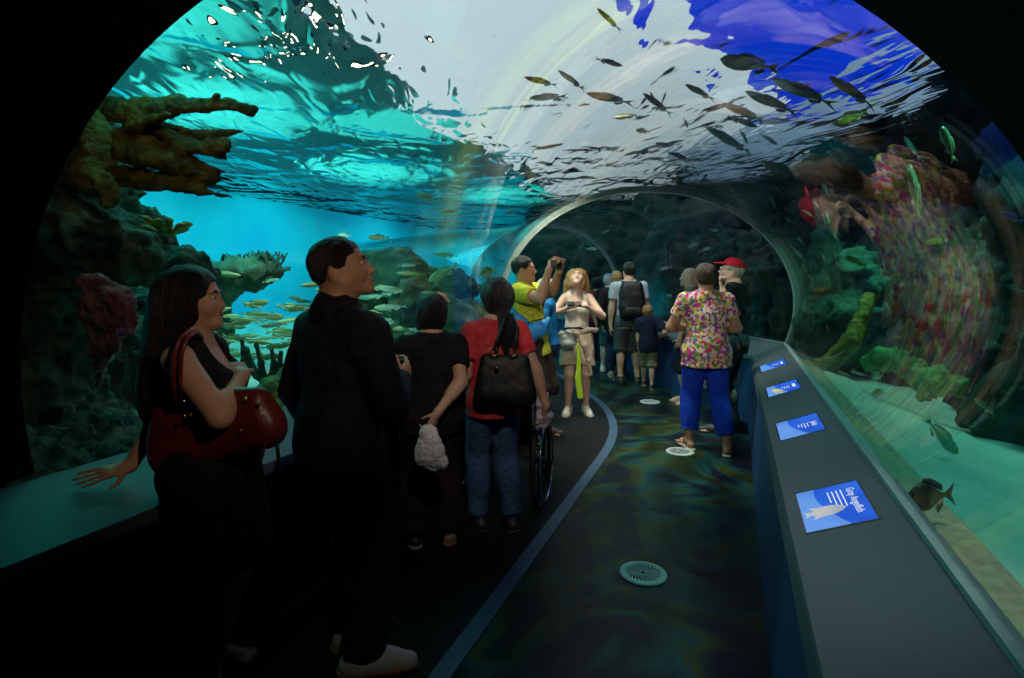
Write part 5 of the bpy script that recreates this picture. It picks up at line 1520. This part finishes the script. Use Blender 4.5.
# plastic bag
D = 2.94
b = prop('plastic_bag', V(431, 468, D), 'crumpled white plastic bag hanging from the short haired woman\'s hand', 'bag')
g = Sdf(); g.chain([c3(430, 427, D), c3(429, 436, D), c3(430, 450, D), c3(433, 460, D)], [.016, .034, .066, .062], .03, sq=(tuple(FWD), .5)).ell(c3(421, 458, D), (.028, .02, .03)).ell(c3(444, 462, D), (.026, .02, .028)).cone(c3(424, 428, D), c3(424, 440, D), .008, .02, .02).cone(c3(436, 429, D), c3(436, 440, D), .008, .02, .02)
cr_ = lambda v: .007 * (1 - 2 * np.abs(fbm(v * np.array([13, 13, 8.]), 1, 2, 5, .4))) + .003 * (1 - 2 * np.abs(fbm(v * 34, 1, 2, 9)))
ppart('bag', g.mesh(.005, cr_), 'plastic', b)
# the photographer's camera and waist bag
b = prop('camera', V(556, 265, 4.96), 'small black camera held up by the man in the yellow tee', 'camera')
Rc = Matrix.Translation(V(555, 264, 4.95)) @ Matrix.Rotation(YAW - .2, 4, 'Z')
ppart('camera_body', MB().box((-.03, -.055, -.035), (.02, .055, .035), Rc).mesh(), 'phone', b)
ppart('lens', MB().lathe([(.028, 0), (.028, .03), (.024, .034), (.018, .03)], 16, Rc @ Matrix.Translation((.02, 0, 0)) @ Matrix.Rotation(PI / 2, 4, 'Y')).mesh(True), 'blackleather', b)
b = prop('waist_bag', V(530, 345, 5.05), 'azure blue waist bag slung across the man in the yellow tee', 'bag')
g = Sdf(); g.chain([c3(509, 308, 5.13), c3(519, 322, 5.02), c3(530, 333, 4.96), c3(541, 328, 4.95), c3(549, 319, 5.02)], [.025, .05, .07, .055, .025], .04, sq=(tuple(FWD), .7)).ell(c3(530, 338, 4.97), (.06, .05, .05))
ppart('bag', g.mesh(.010, lambda v: .012 * fbm(v * 10, 1, 3, 5)), 'bluebag', b)
ppart('zip', MB().tube([c3(*q) for q in ((516, 327, 4.93), (530, 322, 4.89), (546, 318, 4.93))], .006, 6).mesh(True), 'phone', b)
# blonde woman's phone, belt bag and ribbon
D = 5.9
b = prop('phone', V(574, 304, D), 'dark phone held flat at the chest of the blonde woman', 'phone')
Rc = Matrix.Translation(V(574, 303.5, 5.93)) @ Matrix.Rotation(YAW, 4, 'Z') @ Matrix.Rotation(.45, 4, 'X')
ppart('case', MB().box((-.075, -.04, -.006), (.075, .04, .004), Rc).mesh(), 'phone', b)
ppart('display', MB().box((-.068, -.035, .004), (.068, .035, .006), Rc).mesh(), 'slot', b)
b = prop('belt_bag', V(567, 346, 6.0), 'grey green belt bag at the hip of the blonde woman', 'bag')
g = Sdf(); g.ell(c3(567, 338, 6.05), (.115, .07, .10)).ell(c3(567, 344, 6.02), (.10, .06, .06))
ppart('bag', g.mesh(.010, lambda v: .008 * fbm(v * 12, 1, 3, 2)), 'beltbag', b)
ppart('belt', MB().tube([c3(*q) for q in ((558, 331, 6.12), (568, 328, 5.96), (580, 328, 5.97), (594, 333, 6.12))], .012, 8).mesh(True), 'phone', b)
ppart('zip', MB().tube([c3(*q) for q in ((558, 336, 6.0), (567, 332, 5.96), (577, 336, 6.0))], .005, 6).mesh(True), 'phone', b)
b = prop('ribbon', V(579, 395, 6.0), 'neon green ribbon hanging from the waist of the blonde woman', 'ribbon')
g = Sdf(); g.chain([c3(578, 345, 5.98), c3(579, 362, 6.0), c3(578, 378, 6.02), c3(580, 396, 6.04)], [.018, .024, .034, .036], .01, sq=(tuple(FWD), .3))
ppart('band', g.mesh(.007), 'neon', b)
b = prop('tied_jumper', V(588, 372, 6.0), 'pale jumper sleeves knotted at the waist of the blonde woman', 'jumper')
g = Sdf(); g.chain([c3(577, 333, 5.98), c3(584, 345, 5.98), c3(588, 360, 6.0), c3(590, 374, 6.02)], [.03, .032, .03, .022], .02).chain([c3(577, 333, 5.98), c3(588, 330, 6.02), c3(596, 330, 6.12)], [.03, .03, .03], .02)
ppart('sleeve', g.mesh(.009, lambda v: .008 * fbm(v * 14, 1, 3, 2)), 'c_beige', b)
# backpack
q = PEOPLE['m10']; Mp = q.M
lw = lambda x, y, z: tuple(Mp @ Vector((x, y, z)))
b = prop('backpack', Mp @ Vector((0, -.2, .95)), 'black backpack worn by the man in the pale grey tee', 'backpack')
g = Sdf()
for z, r in ((1.00, .10), (1.12, .115), (1.26, .11), (1.38, .085)): g.cone(lw(-.07, -.20, z), lw(.07, -.20, z), r, r, .05, sq=((0, 1, 0), .8))
ppart('pack', g.mesh(.012, lambda v: .006 * fbm(v * 9, 1, 3, 2)), 'blackleather', b)
g = Sdf(); g.cone(lw(-.06, -.29, 1.04), lw(.06, -.29, 1.04), .07, .07, .03, sq=((0, 1, 0), .5)); ppart('front_pocket', g.mesh(.010), 'blackleather', b)
for k in (-1, 1): ppart('shoulder_strap', MB().tube([lw(k * .09, -.16, 1.40), lw(k * .10, -.08, 1.45), lw(k * .11, .03, 1.44), lw(k * .12, .12, 1.34), lw(k * .14, .10, 1.18), lw(k * .15, -.05, 1.08), lw(k * .12, -.17, 1.04)], .02, 8).mesh(True), 'blackleather', b)

# lit information screens let into the right hand counter
def disp_mat(name, c1, c2):
    m, nt, out = nodes_of(name); L = nt.links.new
    tc = nt.nodes.new('ShaderNodeTexCoord'); nz = nt.nodes.new('ShaderNodeTexNoise'); nz.inputs['Scale'].default_value = 5
    L(tc.outputs['Object'], nz.inputs['Vector'])
    cr = nt.nodes.new('ShaderNodeValToRGB'); e = cr.color_ramp.elements
    e[0].position = .4; e[0].color = rgba(c1); e[1].position = .6; e[1].color = rgba(c2); L(nz.outputs['Fac'], cr.inputs[0])
    em = nt.nodes.new('ShaderNodeEmission'); em.inputs[1].default_value = 1.0; L(cr.outputs[0], em.inputs[0]); L(em.outputs[0], out.inputs[0]); return m
M['disp'] = disp_mat('blue_display', (.02, .10, .62), (.03, .15, .75)); M['disp2'] = disp_mat('pale_blue_display', (.10, .27, .74), (.14, .33, .80))
M['disp_text'] = emit_mat('white_lettering', (.75, .82, .9), .95); M['disp_fish'] = disp_mat('pale_fish_picture', (.35, .40, .45), (.50, .52, .52))
M['disp_fishy'] = disp_mat('yellow_fish_picture', (.42, .40, .10), (.55, .55, .30))
SL = math.atan2(.833 - .708, 1.352 - 1.04)
def screen(y0, label, title, fish, parent_y=None):
    # local frame: x to the reader's right (toward the entrance), y up the slope, z out of the worktop
    c = Vector((AX + 1.176, y0 + .168, .7625))
    ux = Vector((0, -1, 0)); uy = Vector((math.cos(SL), 0, math.sin(SL))); uz = ux.cross(uy)
    R = Matrix((ux, uy, uz)).transposed().to_4x4()
    r = bpy.data.objects.new('info_screen', None); COL.objects.link(r); r.matrix_world = Matrix.Translation(c) @ R; r.empty_display_size = .05
    tag(r, label, 'screen')
    W, Hh = .168, .1025
    mb = MB(); t = .007
    for lo, hi in (((-W - t, -Hh - t, -.004), (W + t, -Hh, .0015)), ((-W - t, Hh, -.004), (W + t, Hh + t, .0015)), ((-W - t, -Hh, -.004), (-W, Hh, .0015)), ((W, -Hh, -.004), (W + t, Hh, .0015))): mb.box(lo, hi)
    obj('bezel', mb.mesh(), M['phone'], r)
    obj('display', MB().box((-W, -Hh, -.004), (W, Hh, .0004)).mesh(), M['disp'], r)
    wv = [(-W, -Hh), (W, -Hh), (W, .03)] + [(W - 2 * W * k / 12, .03 - .075 * math.sin(k / 12 * 1.9)) for k in range(1, 13)]
    obj('wave_picture', MB().prism(wv, .0004, .0007).mesh(), M['disp2'], r)
    if title:
        cu = bpy.data.curves.new('title', 'FONT'); cu.body = title; cu.size = .036 if len(title) > 8 else .044; cu.extrude = .0002; cu.align_x = 'LEFT'
        tmp = bpy.data.objects.new('title_curve', cu); me = bpy.data.meshes.new_from_object(tmp); bpy.data.objects.remove(tmp); me.materials.clear()
        o = obj('title', me, M['disp_text'], r); o.location = (-.115 if len(title) > 8 else -.03, .058, .0006)
    else:
        obj('title', MB().box((-.05, .062, .0004), (.06, .082, .0008)).mesh(), M['disp_text'], r)
    mb = MB()
    for k in range(4): mb.box((-.115 if len(title) > 8 else -.03, .038 - k * .014, .0004), ((.03, .045, .015, -.02)[k] if len(title) > 8 else (.05, .06, .04, .02)[k], .042 - k * .014, .0008))
    obj('text_block', mb.mesh(), M['disp_text'], r)
    if fish:
        P = [(-.07, 0), (-.055, .022), (-.03, .04), (0, .047), (.03, .045), (.062, .058), (.05, .03), (.058, .012), (.085, .026), (.08, 0), (.085, -.026), (.058, -.012), (.05, -.03), (.062, -.06), (.03, -.045), (0, -.047), (-.03, -.04), (-.055, -.022)]
        if fish == 'disp_fishy': P = [(x * 1.3, y * .55) for x, y in P]
        Rf = Matrix.Translation((.035, -.022 if fish == 'disp_fish' else -.04, 0)) @ Matrix.Rotation(PI * .52 + PI if fish == 'disp_fish' else .25, 4, 'Z') @ Matrix.Scale(.84 if fish == 'disp_fish' else 1, 4)
        obj('fish_picture', MB().prism([tuple((Rf @ Vector((x, y, 0)))[:2]) for x, y in P][::1], .0007, .001).mesh(), M[fish], r)
        nf = Rf @ Vector((-.005, -.06, 0)); 
screen(1.954, 'lit blue screen titled Gray Angelfish with a pale fish, nearest on the right counter', 'Gray Angelfish', 'disp_fish')
screen(3.009, 'lit plain blue screen without a fish picture, second along the right counter', 'Jacks', None)
screen(4.064, 'lit blue screen showing a yellow fish, third along the right counter', '', 'disp_fishy')
screen(5.119, 'lit pale blue screen farthest along the right counter, by the joint ring', '', None)
def flat_screen(p, label, W, Hh, tilt, rz):
    r = prop('info_screen', p, label, 'screen')
    R = Matrix.Translation(p) @ Matrix.Rotation(rz, 4, 'Z') @ Matrix.Rotation(tilt, 4, 'X')
    ppart('bezel', MB().box((-W - .008, -Hh - .008, -.004), (W + .008, Hh + .008, .001), R).mesh(), 'phone', r)
    ppart('display', MB().box((-W, -Hh, -.002), (W, Hh, .003), R).mesh(), 'disp', r)
    mb = MB()
    for k in range(3): mb.box((-W * .5, Hh * (.5 - k * .3), .003), (W * .4, Hh * (.6 - k * .3), .0035), R)
    ppart('text_block', mb.mesh(), 'disp_text', r)
p = V(150, 471, 560 * (CAMZ - .76) / (471 - HY))
flat_screen(Vector((AX - 1.162, p.y + .26, .7625)), 'lit blue screen let into the left counter beside the long haired woman', .13, .09, SL, PI / 2)
j = offsets(full, 1.176); pj = j[1] + (j[2] - j[1]).normalized() * 1.5
flat_screen(Vector((pj.x, pj.y, .7625)), 'blue screen on the counter beyond the bend, in front of the small boy', .168, .1025, SL, -PI / 2 + BEND)

# round floor grilles
def grille(px, py, d, label):
    p = G(px, py); o = prop('floor_grille', p, label, 'grille'); T = Matrix.Translation(p)
    r = d / 2
    ppart('rim', MB().lathe([(r * .70, .000), (r, .000), (r, .006), (r * .93, .010), (r * .70, .010), (r * .70, .000)], 40, T, cap=False).mesh(True), 'grille', o)
    ppart('recess', MB().lathe([(r * .70, .001), (r * .70, .004), (.0, .004)], 32, T).mesh(True), 'slot', o)
    mb = MB()
    for k in range(24):
        a0 = k / 24 * 2 * PI; pts = []
        for t in np.linspace(.1, .72, 6):
            a = a0 + 1.1 * t; pts.append((r * t * math.cos(a), r * t * math.sin(a)))
        L_, R2 = [], []
        for i, (x, y) in enumerate(pts):
            q = pts[min(i + 1, 5)]; w0 = pts[max(i - 1, 0)]; dx, dy = q[0] - w0[0], q[1] - w0[1]; l = math.hypot(dx, dy); nx, ny = -dy / l, dx / l
            ww = r * (.008 + .020 * i / 5); L_.append((x + nx * ww, y + ny * ww)); R2.append((x - nx * ww, y - ny * ww))
        mb.prism(R2 + L_[::-1], .004, .0095, T)
    ppart('vanes', mb.mesh(), 'grille', o)
grille(643, 574, .24, 'round pale grille nearest the camera in the middle of the swirled floor')
grille(680, 452, .24, 'round pale grille in the floor beside the feet of the woman in floral')
grille(650, 402, .24, 'round pale grille in the floor behind the small boy, before the bend')

# wheelchair
def wheelchair(p, rz):
    r = prop('wheelchair', (p.x, p.y, .003), 'empty black wheelchair right of the woman in coral red', 'wheelchair')
    T = Matrix.Translation((p.x, p.y, .003)) @ Matrix.Rotation(rz, 4, 'Z')       # faces +y
    w = lambda x, y, z: T @ Vector((x, y, z))
    def wheel(x, y, R, name):
        c = lambda a, rr: w(x, y + rr * math.cos(a), R + rr * math.sin(a))
        A = np.linspace(0, 2 * PI, 40, endpoint=False)
        o = part(name, MB().tube([c(a, R - .014) for a in A], .014, 8, closed=True).mesh(True), M['tyre'], r)
        if R > .2:
            sg = 1 if x > 0 else -1
            c2 = lambda a, rr: w(x + sg * .035, y + rr * math.cos(a), R + rr * math.sin(a))
            k = part('hand_rim', MB().tube([c2(a, R - .05) for a in A], .008, 8, closed=True).mesh(True), M['chrome'], r)
        mb = MB(); n = 18 if R > .2 else 5
        for a in np.linspace(0, 2 * PI, n, endpoint=False): mb.tube([c(a, .02), c(a + .2, R - .02)], .0025 if R > .2 else .008, 5)
        mb.tube([w(x - .04, y, R), w(x + .04, y, R)], .022, 10)
        part('spokes', mb.mesh(True), M['phone'] if R > .2 else M['tyre'], r)
    for q in (-1, 1):
        wheel(q * .27, 0, .30, 'rear_wheel'); wheel(q * .24, .42, .09, 'caster')
        part('side_frame', MB().tube([w(q*.21, -.06, .94), w(q*.21, -.06, .48), w(q*.21, -.04, .18), w(q*.21, .40, .18), w(q*.21, .46, .48), w(q*.21, -.05, .48)], .012, 8).tube([w(q*.21, .42, .19), w(q*.24, .42, .10)], .010, 8).mesh(True), M['phone'], r)
        part('armrest', MB().box((q*.23 - .025, -.03, .70), (q*.23 + .025, .30, .73), T).tube([w(q*.23, .0, .48), w(q*.23, .0, .71)], .009).tube([w(q*.23, .27, .48), w(q*.23, .27, .71)], .009).mesh(), M['blackleather'], r)
        part('push_handle', MB().tube([w(q*.21, -.06, .93), w(q*.21, -.10, .95), w(q*.21, -.19, .95)], .015, 8).mesh(True), M['tyre'], r)
        part('footrest', MB().tube([w(q*.19, .46, .46), w(q*.18, .62, .14)], .010, 8).box((q*.11 - .07, .58, .11), (q*.11 + .07, .72, .125), T).mesh(), M['chrome'], r)
    part('seat', MB().box((-.20, -.03, .47), (.20, .40, .51), T).mesh(), M['blackleather'], r)
    part('backrest', MB().box((-.20, -.085, .52), (.20, -.055, .90), T).mesh(), M['blackleather'], r)
    return w
pw = G(502, 502)
ww = wheelchair(pw, YAW - .24)
b = prop('carrier_bag', V(540, 415, 3.5), 'pale mauve plastic carrier hanging from the wheelchair handles', 'bag')
c0 = V(541, 386, 3.4)
g = Sdf(); g.chain([tuple(c0 + Vector((0, 0, .03))), tuple(c0 + Vector((.01, 0, -.06))), tuple(c0 + Vector((.02, 0, -.18))), tuple(c0 + Vector((.0, 0, -.24)))], [.010, .03, .045, .03], .02, sq=(tuple(FWD), .6))
ppart('bag', g.mesh(.007, lambda v: .012 * (1 - 2 * np.abs(fbm(v * 14, 1, 3, 5)))), 'mauve', b)
